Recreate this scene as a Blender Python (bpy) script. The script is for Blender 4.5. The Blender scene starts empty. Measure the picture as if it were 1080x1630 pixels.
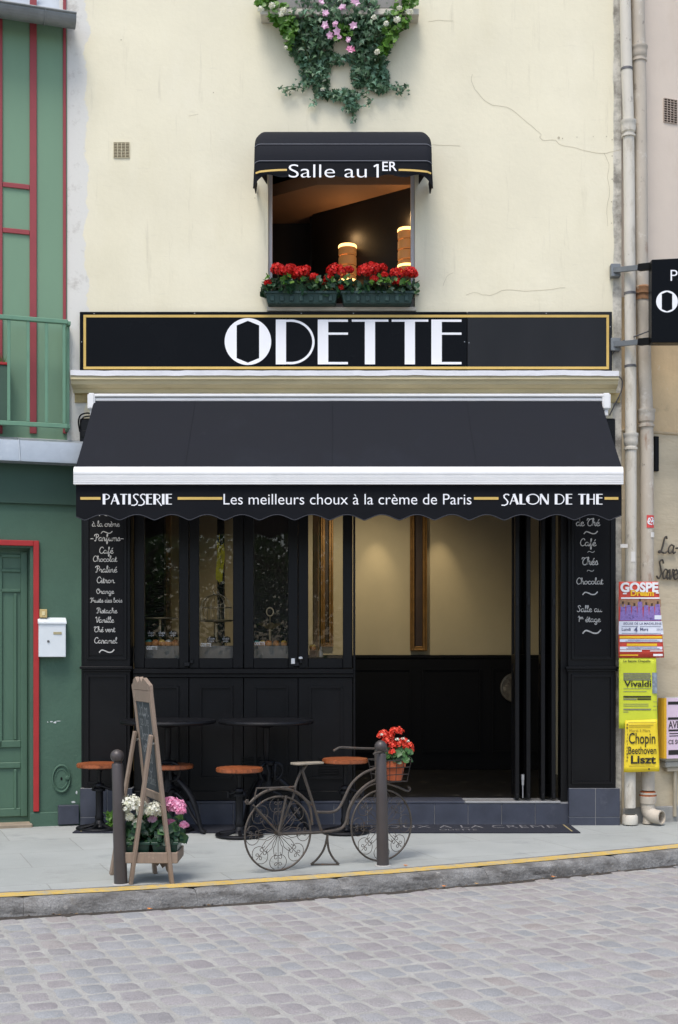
import bpy, bmesh, math, random
from mathutils import Vector, Matrix, noise
R = math.radians
rnd = random.Random(7)
scene = bpy.context.scene
COL = scene.collection

# ------------------------------------------------------------------ camera, world, sun, exposure
cam_d = bpy.data.cameras.new('camera')
cam = bpy.data.objects.new('camera', cam_d); COL.objects.link(cam)
cam.location = (0, -12, 1.6); cam.rotation_euler = (R(90), 0, 0)
cam_d.sensor_fit = 'HORIZONTAL'; cam_d.sensor_width = 36; cam_d.lens = 2040/1080*36
cam_d.shift_y = 225/1080
cam_d.clip_start = 0.1; cam_d.clip_end = 500
scene.camera = cam
SUN_EL, SUN_AZ = 64, 200           # azimuth clockwise from +Y
world = bpy.data.worlds.new('World'); scene.world = world; world.use_nodes = True
wn = world.node_tree; wn.nodes.clear()
sky = wn.nodes.new('ShaderNodeTexSky'); sky.sky_type = 'NISHITA'; sky.sun_disc = False
sky.sun_elevation = R(SUN_EL); sky.sun_rotation = R(SUN_AZ)
sky.air_density = 1.0; sky.dust_density = 2.5; sky.ozone_density = 1.0
bg = wn.nodes.new('ShaderNodeBackground'); bg.inputs['Strength'].default_value = 0.13
wo = wn.nodes.new('ShaderNodeOutputWorld')
wn.links.new(sky.outputs[0], bg.inputs[0]); wn.links.new(bg.outputs[0], wo.inputs[0])
sun_d = bpy.data.lights.new('sun', 'SUN'); sun_d.energy = 1.35; sun_d.angle = R(20); sun_d.color = (1, .965, .92)
sun = bpy.data.objects.new('sun', sun_d); COL.objects.link(sun)
sd = Vector((math.sin(R(SUN_AZ))*math.cos(R(SUN_EL)), math.cos(R(SUN_AZ))*math.cos(R(SUN_EL)), math.sin(R(SUN_EL))))
sun.rotation_euler = sd.to_track_quat('Z', 'Y').to_euler()
vs = scene.view_settings
vs.view_transform = 'Standard'; vs.look = 'None'; vs.gamma = 1; vs.exposure = 0.79
scene.render.engine = 'CYCLES'
scene.cycles.max_bounces = 6; scene.cycles.transparent_max_bounces = 12
scene.cycles.caustics_reflective = False; scene.cycles.caustics_refractive = False

# ------------------------------------------------------------------ measuring: photo pixel at a known depth -> metres
F, HZ = 2040.0, 1040.0
def X(px, Y=0.0): return (px-540)*(12+Y)/F
def Z(py, Y=0.0): return 1.6-(py-HZ)*(12+Y)/F

# ------------------------------------------------------------------ materials
def lin(c):
    return tuple((v/255/12.92 if v/255 <= .04045 else ((v/255+.055)/1.055)**2.4) for v in c)
MATS = {}
def M(name, rgb, rough=.6, var=.12, scale=4, bump=0, bscale=60, metal=0, island=0, spots=None, spec=.5, stretch=None, island2=None, fine=0):
    """procedural material; rgb is the sRGB albedo"""
    if name in MATS: return MATS[name]
    m = bpy.data.materials.new(name); m.use_nodes = True
    nt = m.node_tree; N = nt.nodes; L = nt.links
    b = N['Principled BSDF']; b.inputs['Roughness'].default_value = rough; b.inputs['Metallic'].default_value = metal
    b.inputs['Specular IOR Level'].default_value = spec
    c = lin(rgb)
    tc = N.new('ShaderNodeTexCoord'); mp = N.new('ShaderNodeMapping'); L.new(tc.outputs['Object'], mp.inputs[0])
    if stretch: mp.inputs['Scale'].default_value = stretch
    nz = N.new('ShaderNodeTexNoise'); nz.inputs['Scale'].default_value = scale; nz.inputs['Detail'].default_value = 8
    nz.inputs['Roughness'].default_value = .62
    L.new(mp.outputs[0], nz.inputs['Vector'])
    rp = N.new('ShaderNodeValToRGB'); rp.color_ramp.elements[0].position = .3; rp.color_ramp.elements[1].position = .7
    rp.color_ramp.elements[0].color = (*[v*(1-var) for v in c], 1); rp.color_ramp.elements[1].color = (*[min(1, v*(1+var)) for v in c], 1)
    L.new(nz.outputs[0], rp.inputs[0])
    out = rp.outputs[0]
    if island:
        g = N.new('ShaderNodeNewGeometry'); r2 = N.new('ShaderNodeValToRGB')
        a = island2 or [[v*(1-island) for v in c], [min(1, v*(1+island)) for v in c]]
        r2.color_ramp.elements[0].color = (*a[0], 1); r2.color_ramp.elements[1].color = (*a[-1], 1)
        for i, cc in enumerate(a[1:-1]):
            e = r2.color_ramp.elements.new((i+1)/(len(a)-1)); e.color = (*cc, 1)
        L.new(g.outputs['Random Per Island'], r2.inputs[0])
        mx = N.new('ShaderNodeMix'); mx.data_type = 'RGBA'; mx.inputs[0].default_value = .5
        L.new(out, mx.inputs[6]); L.new(r2.outputs[0], mx.inputs[7]); out = mx.outputs[2]
    if fine:
        nf = N.new('ShaderNodeTexNoise'); nf.inputs['Scale'].default_value = 140; nf.inputs['Detail'].default_value = 4
        L.new(tc.outputs['Object'], nf.inputs['Vector'])
        rf = N.new('ShaderNodeMapRange'); rf.inputs[1].default_value = .3; rf.inputs[2].default_value = .7
        rf.inputs[3].default_value = 1-fine; rf.inputs[4].default_value = 1+fine; L.new(nf.outputs[0], rf.inputs[0])
        mf = N.new('ShaderNodeVectorMath'); mf.operation = 'SCALE'; L.new(out, mf.inputs[0]); L.new(rf.outputs[0], mf.inputs['Scale']); out = mf.outputs[0]
    for sp in (spots or []):                       # (rgb, scale, threshold, softness, stretch) stains
        n2 = N.new('ShaderNodeTexNoise'); n2.inputs['Scale'].default_value = sp[1]; n2.inputs['Detail'].default_value = 7
        n2.inputs['Roughness'].default_value = .7
        m2 = N.new('ShaderNodeMapping'); L.new(tc.outputs['Object'], m2.inputs[0])
        m2.inputs['Scale'].default_value = sp[4] if len(sp) > 4 else (1, 1, 1)
        m2.inputs['Location'].default_value = (sp[1]*3.1, sp[2]*17, 1.7)
        L.new(m2.outputs[0], n2.inputs['Vector'])
        mr = N.new('ShaderNodeMapRange'); mr.inputs[1].default_value = sp[2]; mr.inputs[2].default_value = sp[2]+sp[3]
        mr.inputs[4].default_value = sp[5] if len(sp) > 5 else 1
        L.new(n2.outputs[0], mr.inputs[0])
        mx = N.new('ShaderNodeMix'); mx.data_type = 'RGBA'; L.new(mr.outputs[0], mx.inputs[0])
        L.new(out, mx.inputs[6]); mx.inputs[7].default_value = (*lin(sp[0]), 1); out = mx.outputs[2]
    L.new(out, b.inputs['Base Color'])
    # roughness breakup
    rr = N.new('ShaderNodeMapRange'); rr.inputs[3].default_value = max(.03, rough-.08); rr.inputs[4].default_value = min(1, rough+.1)
    L.new(nz.outputs[0], rr.inputs[0]); L.new(rr.outputs[0], b.inputs['Roughness'])
    if bump:
        n3 = N.new('ShaderNodeTexNoise'); n3.inputs['Scale'].default_value = bscale; n3.inputs['Detail'].default_value = 6
        L.new(mp.outputs[0], n3.inputs['Vector'])
        bp = N.new('ShaderNodeBump'); bp.inputs['Strength'].default_value = bump; bp.inputs['Distance'].default_value = .01
        L.new(n3.outputs[0], bp.inputs['Height']); L.new(bp.outputs[0], b.inputs['Normal'])
    MATS[name] = m
    return m
def glass(name='window glass', tint=(1, 1, 1)):
    m = bpy.data.materials.new(name); m.use_nodes = True
    N = m.node_tree.nodes; L = m.node_tree.links; N.clear()
    o = N.new('ShaderNodeOutputMaterial'); mx = N.new('ShaderNodeMixShader'); t = N.new('ShaderNodeBsdfTransparent'); g = N.new('ShaderNodeBsdfGlossy')
    g.inputs['Roughness'].default_value = .01; t.inputs[0].default_value = (*tint, 1)
    f = N.new('ShaderNodeFresnel'); f.inputs[0].default_value = 1.5
    L.new(f.outputs[0], mx.inputs[0]); L.new(t.outputs[0], mx.inputs[1]); L.new(g.outputs[0], mx.inputs[2]); L.new(mx.outputs[0], o.inputs[0])
    return m
def emit(name, rgb, strength):
    m = bpy.data.materials.new(name); m.use_nodes = True
    b = m.node_tree.nodes['Principled BSDF']; b.inputs['Base Color'].default_value = (*lin(rgb), 1)
    b.inputs['Emission Color'].default_value = (*lin(rgb), 1); b.inputs['Emission Strength'].default_value = strength
    return m
def leafmat(name, cols, rough=.45, trans=.25):
    m = bpy.data.materials.new(name); m.use_nodes = True
    N = m.node_tree.nodes; L = m.node_tree.links
    b = N['Principled BSDF']; b.inputs['Roughness'].default_value = rough
    g = N.new('ShaderNodeNewGeometry'); r = N.new('ShaderNodeValToRGB')
    r.color_ramp.elements[0].color = (*lin(cols[0]), 1); r.color_ramp.elements[1].color = (*lin(cols[-1]), 1)
    for i, c in enumerate(cols[1:-1]):
        e = r.color_ramp.elements.new((i+1)/(len(cols)-1)); e.color = (*lin(c), 1)
    L.new(g.outputs['Random Per Island'], r.inputs[0]); L.new(r.outputs[0], b.inputs['Base Color'])
    if trans:
        o = N['Material Output']; mx = N.new('ShaderNodeMixShader'); t = N.new('ShaderNodeBsdfTranslucent')
        mx.inputs[0].default_value = trans; L.new(r.outputs[0], t.inputs[0])
        L.new(b.outputs[0], mx.inputs[1]); L.new(t.outputs[0], mx.inputs[2]); L.new(mx.outputs[0], o.inputs[0])
    return m

# ------------------------------------------------------------------ mesh collecting
class MB:
    def __init__(s): s.bm = bmesh.new()
    def box(s, x0, x1, y0, y1, z0, z1, bev=0, mtx=None, seg=1):
        b = bmesh.new()
        bmesh.ops.create_cube(b, size=1)
        for v in b.verts:
            v.co = Vector(((x0+x1)/2+v.co.x*abs(x1-x0), (y0+y1)/2+v.co.y*abs(y1-y0), (z0+z1)/2+v.co.z*abs(z1-z0)))
        if bev: bmesh.ops.bevel(b, geom=b.edges[:], offset=bev, segments=seg, affect='EDGES')
        s.merge(b, mtx); return s
    def merge(s, b, mtx=None):
        if mtx is not None: b.transform(mtx)
        me = bpy.data.meshes.new('t'); b.to_mesh(me); b.free(); s.bm.from_mesh(me); bpy.data.meshes.remove(me)
    def face(s, pts):
        return s.bm.faces.new([s.bm.verts.new(p) for p in pts])
    def prism(s, pts, a, b, ax='xz', mtx=None, bev=0):
        """polygon pts extruded between a and b along the third axis"""
        f = {'xz': lambda p, t: (p[0], t, p[1]), 'xy': lambda p, t: (p[0], p[1], t), 'yz': lambda p, t: (t, p[0], p[1])}[ax]
        q = bmesh.new()
        A = [q.verts.new(f(p, a)) for p in pts]; B = [q.verts.new(f(p, b)) for p in pts]
        n = len(pts); q.faces.new(A); q.faces.new(B[::-1])
        for i in range(n): q.faces.new([A[i], B[i], B[(i+1) % n], A[(i+1) % n]])
        bmesh.ops.recalc_face_normals(q, faces=q.faces[:])
        if bev: bmesh.ops.bevel(q, geom=q.edges[:], offset=bev, segments=1, affect='EDGES')
        s.merge(q, mtx); return s
    def tube(s, pts, r, n=8, closed=False, cap=True):
        pts = [Vector(p) for p in pts]; k = len(pts)
        rs = r if isinstance(r, (list, tuple)) else [r]*k
        rings = []; up = None
        for i, p in enumerate(pts):
            a = pts[(i-1) % k] if (closed or i > 0) else p
            b = pts[(i+1) % k] if (closed or i < k-1) else p
            t = (b-a).normalized()
            if up is None:
                up = Vector((0, 0, 1)) if abs(t.z) < .9 else Vector((0, 1, 0))
            u = (up - t*up.dot(t))
            if u.length < 1e-5: u = t.orthogonal()
            u.normalize(); w = t.cross(u); up = u
            rings.append([s.bm.verts.new(p+(u*math.cos(j*2*math.pi/n)+w*math.sin(j*2*math.pi/n))*rs[i]) for j in range(n)])
        m = k if closed else k-1
        for i in range(m):
            A, B = rings[i], rings[(i+1) % k]
            for j in range(n): s.bm.faces.new([A[j], A[(j+1) % n], B[(j+1) % n], B[j]])
        if cap and not closed:
            s.bm.faces.new(rings[0][::-1]); s.bm.faces.new(rings[-1])
        return s
    def lathe(s, prof, c=(0, 0, 0), n=24, mtx=None):
        q = bmesh.new(); rings = []
        for (r, z) in prof:
            if r < 1e-6: rings.append([q.verts.new((0, 0, z))])
            else: rings.append([q.verts.new((r*math.cos(2*math.pi*j/n), r*math.sin(2*math.pi*j/n), z)) for j in range(n)])
        for A, B in zip(rings, rings[1:]):
            for j in range(n):
                a = [A[0]] if len(A) == 1 else [A[j], A[(j+1) % n]]
                b = [B[0]] if len(B) == 1 else [B[(j+1) % n], B[j]]
                if len(a)+len(b) > 2: q.faces.new(a+b)
        bmesh.ops.recalc_face_normals(q, faces=q.faces[:])
        q.transform(Matrix.Translation(c)) if mtx is None else q.transform(mtx)
        s.merge(q); return s
    def ribbon(s, pts, w, to, closed=False):
        """flat stroke of width w along 2-D points; to(x, y) -> world"""
        k = len(pts); P = [Vector(p) for p in pts]; L_, R_ = [], []
        for i, p in enumerate(P):
            a = P[(i-1) % k] if (closed or i > 0) else p
            b = P[(i+1) % k] if (closed or i < k-1) else p
            t = (b-a); t = t.normalized() if t.length > 1e-9 else Vector((1, 0))
            nn = Vector((-t.y, t.x))*w/2
            if 0 < i < k-1 or closed:
                t1 = (p-a).normalized(); cs = max(.5, t1.dot(t)); nn /= cs
            L_.append(s.bm.verts.new(to(*(p+nn)))); R_.append(s.bm.verts.new(to(*(p-nn))))
        for i in range(k if closed else k-1):
            j = (i+1) % k
            s.bm.faces.new([L_[i], L_[j], R_[j], R_[i]])
        return s
ROOT = {}
def root_of(o):
    while o.parent: o = o.parent
    return o
def rmat(o):
    return Matrix.Translation(o.location) @ o.rotation_euler.to_matrix().to_4x4()
def part(name, mb, mat, parent=None, smooth=True, label=None, kind=None, ang=35, fix=True):
    me = bpy.data.meshes.new(name)
    if fix: bmesh.ops.recalc_face_normals(mb.bm, faces=mb.bm.faces[:])
    mb.bm.to_mesh(me); mb.bm.free()
    if parent is not None: me.transform(rmat(root_of(parent)).inverted())
    me.materials.append(mat)
    if smooth and len(me.polygons):
        me.polygons.foreach_set('use_smooth', [True]*len(me.polygons)); me.set_sharp_from_angle(angle=R(ang))
    o = bpy.data.objects.new(name, me); COL.objects.link(o)
    if parent is not None: o.parent = parent
    if label: o['label'] = label
    if kind: o['kind'] = kind
    return o
def thing(name, label, cat, loc=(0, 0, 0), rz=0, group=None):
    o = bpy.data.objects.new(name, None); COL.objects.link(o)
    o.empty_display_size = .1; o.location = loc; o.rotation_euler = (0, 0, rz)
    o['label'] = label; o['category'] = cat
    if group: o['group'] = group
    return o
def solo(name, mb, mat, label, cat, loc=(0, 0, 0), group=None, **k):
    """a thing that is one mesh"""
    mb.bm.transform(Matrix.Translation(Vector(loc)*-1))
    o = part(name, mb, mat, **k); o.location = loc
    o['label'] = label; o['category'] = cat
    if group: o['group'] = group
    return o
def structure(name, mb, mat, **k):
    return part(name, mb, mat, kind='structure', **k)
def dup(root, loc, rz, label):
    r = root.copy(); COL.objects.link(r); r.location = loc; r.rotation_euler = (0, 0, rz); r['label'] = label
    def rec(src, dst):
        for ch in [c for c in bpy.data.objects if c.parent == src]:
            c = ch.copy(); COL.objects.link(c); c.parent = dst; rec(ch, c)
    rec(root, r); return r

class Plane:
    """a vertical wall through (ox, oy) turned by th (right end away from the camera)"""
    def __init__(s, ox, oy, th):
        s.o = Vector((ox, oy, 0)); s.c, s.s = math.cos(R(th)), math.sin(R(th)); s.th = R(th)
        s.mtx = Matrix.Translation(s.o) @ Matrix.Rotation(s.th, 4, 'Z')
    def uz(s, px, py, off=0):
        k = (px-540)/F
        ox, oy = s.o.x+s.s*off, s.o.y-s.c*off
        u = (k*(12+oy)-ox)/(s.c-k*s.s)
        d = 12+oy+u*s.s
        return u, 1.6-(py-HZ)*d/F
    def box(s, mb, p0, p1, off0, off1, bev=0):
        """pixel corners p0, p1 measured on the front face (off1), depth off0..off1 outward"""
        u0, z0 = s.uz(*p0, off1); u1, z1 = s.uz(*p1, off1)
        zz = sorted((z0, z1)); uu = sorted((u0, u1))
        mb.box(uu[0], uu[1], -off1, -off0, zz[0], zz[1], bev, s.mtx)
    def ub(s, mb, u0, u1, z0, z1, off0, off1, bev=0):
        mb.box(u0, u1, -off1, -off0, z0, z1, bev, s.mtx)
    def to(s, off):
        return lambda u, z: s.mtx @ Vector((u, -off, z))

# ------------------------------------------------------------------ lettering
def text_bm(body, bold=0, shear=0, spacing=1, word=1):
    cu = bpy.data.curves.new('t', 'FONT'); cu.body = body; cu.size = 1; cu.offset = bold; cu.shear = shear
    cu.space_character = spacing; cu.space_word = word; cu.resolution_u = 5
    o = bpy.data.objects.new('t', cu); COL.objects.link(o)
    dg = bpy.context.evaluated_depsgraph_get(); me = bpy.data.meshes.new_from_object(o.evaluated_get(dg))
    bm = bmesh.new(); bm.from_mesh(me)
    bpy.data.objects.remove(o); bpy.data.curves.remove(cu); bpy.data.meshes.remove(me)
    return bm
def text(mb, body, u0, u1, zb, to, h=None, bold=0, shear=0, spacing=1, word=1):
    """type body between u0 and u1 on baseline zb; h stretches the tallest glyph to that height"""
    bm = text_bm(body, bold, shear, spacing, word)
    xs = [v.co.x for v in bm.verts]; ys = [v.co.y for v in bm.verts]
    x0, x1 = min(xs), max(xs); sx = (u1-u0)/(x1-x0); sy = sx if h is None else h/max(ys)
    for v in bm.verts: v.co = to(u0+(v.co.x-x0)*sx, zb+v.co.y*sy)
    mb.merge(bm)
def spline(pts, n=4):
    if len(pts) < 3: return pts
    P = [Vector(p) for p in pts]; out = []
    for i in range(len(P)-1):
        p0 = P[max(i-1, 0)]; p1 = P[i]; p2 = P[i+1]; p3 = P[min(i+2, len(P)-1)]
        for j in range(n):
            t = j/n
            out.append(.5*((2*p1)+(p2-p0)*t+(2*p0-5*p1+4*p2-p3)*t*t+(3*p1-p0-3*p2+p3)*t**3))
    out.append(P[-1]); return out
SCRIPT = {
 'a': (1.05, [[(.75,.9),(.4,1),(.1,.6),(.2,.08),(.5,.08),(.76,.5),(.8,.95),(.76,.3),(.9,0),(1.12,.18)]]),
 'b': (.95, [[(0,.2),(.35,1.4),(.35,1.95),(.16,1.8),(.14,.3),(.4,0),(.74,.3),(.62,.8),(.95,.75)]]),
 'c': (.85, [[(.72,.8),(.42,1),(.1,.6),(.2,.1),(.55,0),(.9,.25)]]),
 'd': (1.05, [[(.75,.85),(.4,1),(.1,.6),(.2,.1),(.5,.08),(.78,.6),(.85,2),(.78,.4),(.92,0),(1.12,.18)]]),
 'e': (.82, [[(.1,.42),(.55,.58),(.62,.88),(.38,1),(.1,.6),(.24,.06),(.54,0),(.88,.3)]]),
 'f': (.72, [[(0,.2),(.4,1.2),(.52,1.9),(.34,1.9),(.3,1),(.25,-.7),(.4,-.85),(.46,-.2),(.3,.1),(.78,.3)]]),
 'g': (1.0, [[(.72,.85),(.4,1),(.1,.6),(.2,.15),(.5,.1),(.76,.5),(.8,.95),(.72,-.6),(.42,-.9),(.2,-.6),(.85,.1),(1.05,.22)]]),
 'h': (.98, [[(0,.2),(.4,1.5),(.38,2),(.2,1.7),(.15,0),(.27,.7),(.55,1),(.68,.75),(.68,.2),(.82,0),(1.02,.2)]]),
 'i': (.55, [[(0,.3),(.22,.95),(.22,.2),(.38,0),(.6,.2)],[(.24,1.35),(.3,1.5)]]),
 'l': (.55, [[(0,.2),(.4,1.5),(.38,2),(.2,1.8),(.18,.3),(.35,0),(.6,.2)]]),
 'm': (1.28, [[(0,.5),(.14,.95),(.15,0),(.22,.7),(.44,1),(.55,.7),(.55,0),(.62,.7),(.85,1),(.95,.7),(.95,.2),(1.1,0),(1.32,.2)]]),
 'n': (.95, [[(0,.5),(.14,.95),(.15,0),(.24,.7),(.5,1),(.62,.7),(.62,.2),(.78,0),(1,.2)]]),
 'o': (.95, [[(.5,1),(.15,.8),(.1,.3),(.4,0),(.74,.3),(.74,.75),(.5,1),(.62,.78),(1,.85)]]),
 'r': (.8, [[(0,.4),(.2,1.08),(.26,.88),(.52,.9),(.5,.2),(.65,0),(.86,.2)]]),
 's': (.7, [[(0,.2),(.4,1.08),(.56,.4),(.4,0),(.12,.1)],[(.4,0),(.75,.25)]]),
 't': (.62, [[(0,.3),(.3,1.6),(.24,.2),(.4,0),(.68,.22)],[(.02,1.12),(.58,1.2)]]),
 'u': (1.0, [[(0,.5),(.15,.95),(.12,.3),(.3,0),(.58,.3),(.68,.95),(.66,.2),(.82,0),(1.05,.2)]]),
 'v': (.85, [[(0,.6),(.15,1),(.28,.2),(.4,0),(.64,.5),(.66,1),(.95,.88)]]),
 'C': (1.15, [[(1.1,1.55),(.95,1.95),(.55,1.9),(.18,1.2),(.2,.4),(.6,0),(1.15,.35)]]),
 'P': (1.15, [[(.1,1.4),(.3,1.9),(.9,2),(1.15,1.6),(.9,1.12),(.5,1.05)],[(.6,1.85),(.55,.6),(.4,0),(.1,.12)]]),
 'O': (1.25, [[(.7,2),(.25,1.6),(.12,.8),(.4,.05),(.85,.15),(1.1,1),(.9,1.75),(.6,1.6),(.75,1.3),(1.2,1.5)]]),
 'F': (1.05, [[(.1,1.4),(.3,1.9),(.8,1.75),(1.3,1.95)],[(.7,1.8),(.6,.6),(.4,0),(.1,.15)],[(.35,1),(.95,1.05)]]),
 'V': (1.05, [[(0,1.5),(.3,1.95),(.42,1.3),(.48,0),(.9,1),(1.05,1.9),(1.3,1.75)]]),
 'T': (1.12, [[(.05,1.4),(.2,1.9),(.7,1.75),(1.2,1.98)],[(.72,1.75),(.46,1.4),(.22,.8),(.34,.1),(.8,0),(1.12,.4)]]),
 'S': (1.1, [[(1.05,1.6),(.8,2),(.4,1.75),(.68,1.1),(.86,.55),(.5,0),(.08,.3)]]),
 'L': (1.35, [[(.95,1.7),(.85,2),(.62,1.7),(.5,.8),(.3,.1),(.05,.05),(.12,.25),(.5,.1),(.95,0),(1.3,.3)]]),
 '1': (.5, [[(.05,1.5),(.35,1.95),(.3,0)]]),
 '-': (1.0, [[(.1,.6),(.45,.66),(.85,.6)]]),
 '~': (3.0, [[(.1,.15),(.55,.75),(1.15,.55),(1.7,.25),(2.3,.3),(2.75,.9)]]),
 ' ': (.6, []),
}
ACC = {'é': ('e', [(.42,1.35),(.72,1.75)]), 'è': ('e', [(.6,1.35),(.3,1.75)]), 'à': ('a', [(.6,1.35),(.28,1.75)])}
def script(mb, body, u0, u1, zb, to, weight=.16, h=1.0, sup=None):
    strokes = []; x = 0
    for i, ch in enumerate(body):
        acc = None
        if ch in ACC: ch, acc = ACC[ch]
        up = sup and sup[0] <= i < sup[1]; k = .6 if up else 1; dy = 1.0 if up else 0
        adv, ss = SCRIPT[ch]
        for st in ss + ([acc] if acc else []): strokes.append([(x+p[0]*k, p[1]*k+dy) for p in st])
        x += adv*k*.95
    xs = [p[0] for st in strokes for p in st]; a, b = min(xs), max(xs); sc = (u1-u0)/(b-a)
    for j, st in enumerate(strokes):
        pts = [(u0+(p[0]-a)*sc, zb+p[1]*sc*h) for p in spline(st, 4)]
        mb.ribbon(pts, weight*sc, lambda u, z, j=j: to(u, z)+Vector((0, -.0003*(j % 9), 0)))
def arc(cx, cy, r, a0, a1, n=14, ry=None):
    return [(cx+r*math.cos(R(a0+(a1-a0)*i/n)), cy+(ry or r)*math.sin(R(a0+(a1-a0)*i/n))) for i in range(n+1)]
BOWL = [(.1,.965),(.3,.965),(.45,.88),(.5,.73),(.45,.57),(.3,.49),(.1,.49)]
DECO = {
 'P': (.56, [([(.1,0),(.1,1)],.2),(BOWL,.075)]),
 'R': (.6, [([(.1,0),(.1,1)],.2),(BOWL,.075),([(.25,.5),(.42,.2),(.62,-.12)],.09)]),
 'A': (.66, [([(.03,0),(.32,1)],.08),([(.3,1),(.58,0)],.19),([(.12,.33),(.5,.33)],.07)]),
 'T': (.56, [([(0,.96),(.54,.96)],.08),([(.27,0),(.27,.94)],.19)]),
 'I': (.25, [([(.1,0),(.1,1)],.19)]),
 'S': (.48, [([(.48,.86),(.4,.96),(.24,.97),(.12,.85),(.14,.65),(.3,.45),(.4,.25),(.34,.03),(.16,-.08),(-.06,-.06)],.1)]),
 'E': (.5, [([(.09,0),(.09,1)],.19),([(.18,.965),(.46,.965)],.07),([(.18,.62),(.44,.62)],.07),([(.18,.035),(.46,.035)],.07)]),
 'L': (.46, [([(.09,0),(.09,1)],.19),([(.18,.035),(.44,.035)],.07)]),
 'O': (.92, [(arc(.45,.5,.44,0,360,28,.47),.09),([(.13,.25),(.13,.75)],.17)]),
 'N': (.68, [([(.05,0),(.05,1)],.09),([(.06,.99),(.55,.02)],.17),([(.58,0),(.58,1)],.09)]),
 'D': (.74, [([(.09,0),(.09,1)],.19),([(.18,.965)]+arc(.28,.5,.37,85,-85,14,.465)+[(.18,.035)],.075)]),
 'H': (.64, [([(.09,0),(.09,1)],.19),([(.18,.5),(.48,.5)],.07),([(.53,0),(.53,1)],.1)]),
 'C': (.7, [(arc(.42,.5,.38,60,300,16,.47),.1)]), 'X': (.6, [([(.05,0),(.55,1)],.08),([(.05,1),(.55,0)],.18)]),
 'U': (.66, [([(.09,1),(.09,.3),(.2,.06),(.4,.05),(.52,.3),(.52,1)],.12)]), 'M': (.8, [([(.05,0),(.05,1)],.09),([(.05,1),(.36,.05)],.16),([(.36,.05),(.68,1)],.08),([(.7,0),(.7,1)],.17)]),
 ' ': (.3, []),
}
def deco(mb, body, u0, u1, zb, h, to):
    st = []; x = 0
    for ch in body:
        adv, ss = DECO[ch]
        for p, w in ss: st.append(([(x+q[0], q[1]) for q in p], w))
        x += adv+.04
    a = min(q[0] for p, w in st for q in p)-.08; b = max(q[0] for p, w in st for q in p)+.05; sx = (u1-u0)/(b-a)
    for j, (p, w) in enumerate(st):
        # stroke in unit space, then stretched, so verticals keep their width in u
        mb.ribbon(p, w, lambda u, z, j=j: to(u0+(u-a)*sx, zb+z*h)+Vector((0, -.0004*(j % 5), 0)))

# ------------------------------------------------------------------ shared materials
m_cream = None
def wall_material():
    """cream paint with a ragged bare-plaster edge at the left and grey edge at the right"""
    m = M('cream render', (227, 220, 194), .85, .05, 1.3, .2, 22, fine=.02, spots=[((208, 199, 166), 1.6, .54, .3, (1, 1, .35), .4), ((238, 232, 210), 1.1, .55, .25, (1, 1, .6), .5), ((206, 199, 176), 7, .62, .14, (.6, 1, 3.5), .5), ((190, 182, 158), 4, .60, .16, (2.5, 1, .22), .5), ((196, 190, 172), 30, .70, .08, (1, 1, 1), .5)])
    N = m.node_tree.nodes; L = m.node_tree.links; b = N['Principled BSDF']
    src = b.inputs['Base Color'].links[0].from_socket
    tc = N.new('ShaderNodeTexCoord'); sp = N.new('ShaderNodeSeparateXYZ'); L.new(tc.outputs['Object'], sp.inputs[0])
    nz = N.new('ShaderNodeTexNoise'); nz.inputs['Scale'].default_value = 3.2; nz.inputs['Detail'].default_value = 7; nz.inputs['Roughness'].default_value = .6
    L.new(tc.outputs['Object'], nz.inputs[0])
    def edge(x0, amp, sign, rgb, src, lo=None, noisescale=5, dirt=.72, dp=(.32, .46)):
        a = N.new('ShaderNodeMath'); a.operation = 'MULTIPLY_ADD'; a.inputs[1].default_value = amp; a.inputs[2].default_value = -amp/2
        L.new(nz.outputs[0], a.inputs[0])
        c = N.new('ShaderNodeMath'); c.operation = 'ADD'; L.new(sp.outputs[0], c.inputs[0]); L.new(a.outputs[0], c.inputs[1])
        r = N.new('ShaderNodeMapRange'); r.inputs[1].default_value = x0; r.inputs[2].default_value = x0+.012*sign
        if sign < 0: r.inputs[1].default_value, r.inputs[2].default_value = x0, x0-.012
        L.new(c.outputs[0], r.inputs[0]); fac = r.outputs[0]
        if lo is not None:
            h = N.new('ShaderNodeMapRange'); h.inputs[1].default_value = lo; h.inputs[2].default_value = lo+.15; L.new(sp.outputs[2], h.inputs[0])
            mm = N.new('ShaderNodeMath'); mm.operation = 'MULTIPLY'; L.new(fac, mm.inputs[0]); L.new(h.outputs[0], mm.inputs[1]); fac = mm.outputs[0]
        n2 = N.new('ShaderNodeTexNoise'); n2.inputs['Scale'].default_value = noisescale; n2.inputs['Detail'].default_value = 9; n2.inputs['Roughness'].default_value = .7; L.new(tc.outputs['Object'], n2.inputs[0])
        cr = N.new('ShaderNodeValToRGB'); cr.color_ramp.elements[0].position, cr.color_ramp.elements[1].position = dp
        d = lin(rgb); cr.color_ramp.elements[0].color = (d[0]*dirt, d[1]*dirt*.97, d[2]*dirt*.94, 1); cr.color_ramp.elements[1].color = (*d, 1)
        L.new(n2.outputs[0], cr.inputs[0])
        mx = N.new('ShaderNodeMix'); mx.data_type = 'RGBA'; L.new(fac, mx.inputs[0]); L.new(src, mx.inputs[6]); L.new(cr.outputs[0], mx.inputs[7])
        return mx.outputs[2]
    src = edge(X(140), .26, -1, (216, 214, 206), src)
    src = edge(X(976), .05, 1, (208, 204, 192), src, None, 4, .36, (.38, .56))
    L.new(src, b.inputs['Base Color']); return m
m_cream = wall_material()
m_black = M('black paint', (11, 11, 13), .38, .15, 5, .05, 120, spots=[((40, 40, 43), 6, .66, .2, (1, 1, 1), .5)], spec=.27)
m_dark = M('matt black', (11, 11, 13), .6, .2, 6, spec=.2)
m_gold = M('gold paint', (205, 172, 92), .45, .08)
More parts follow.
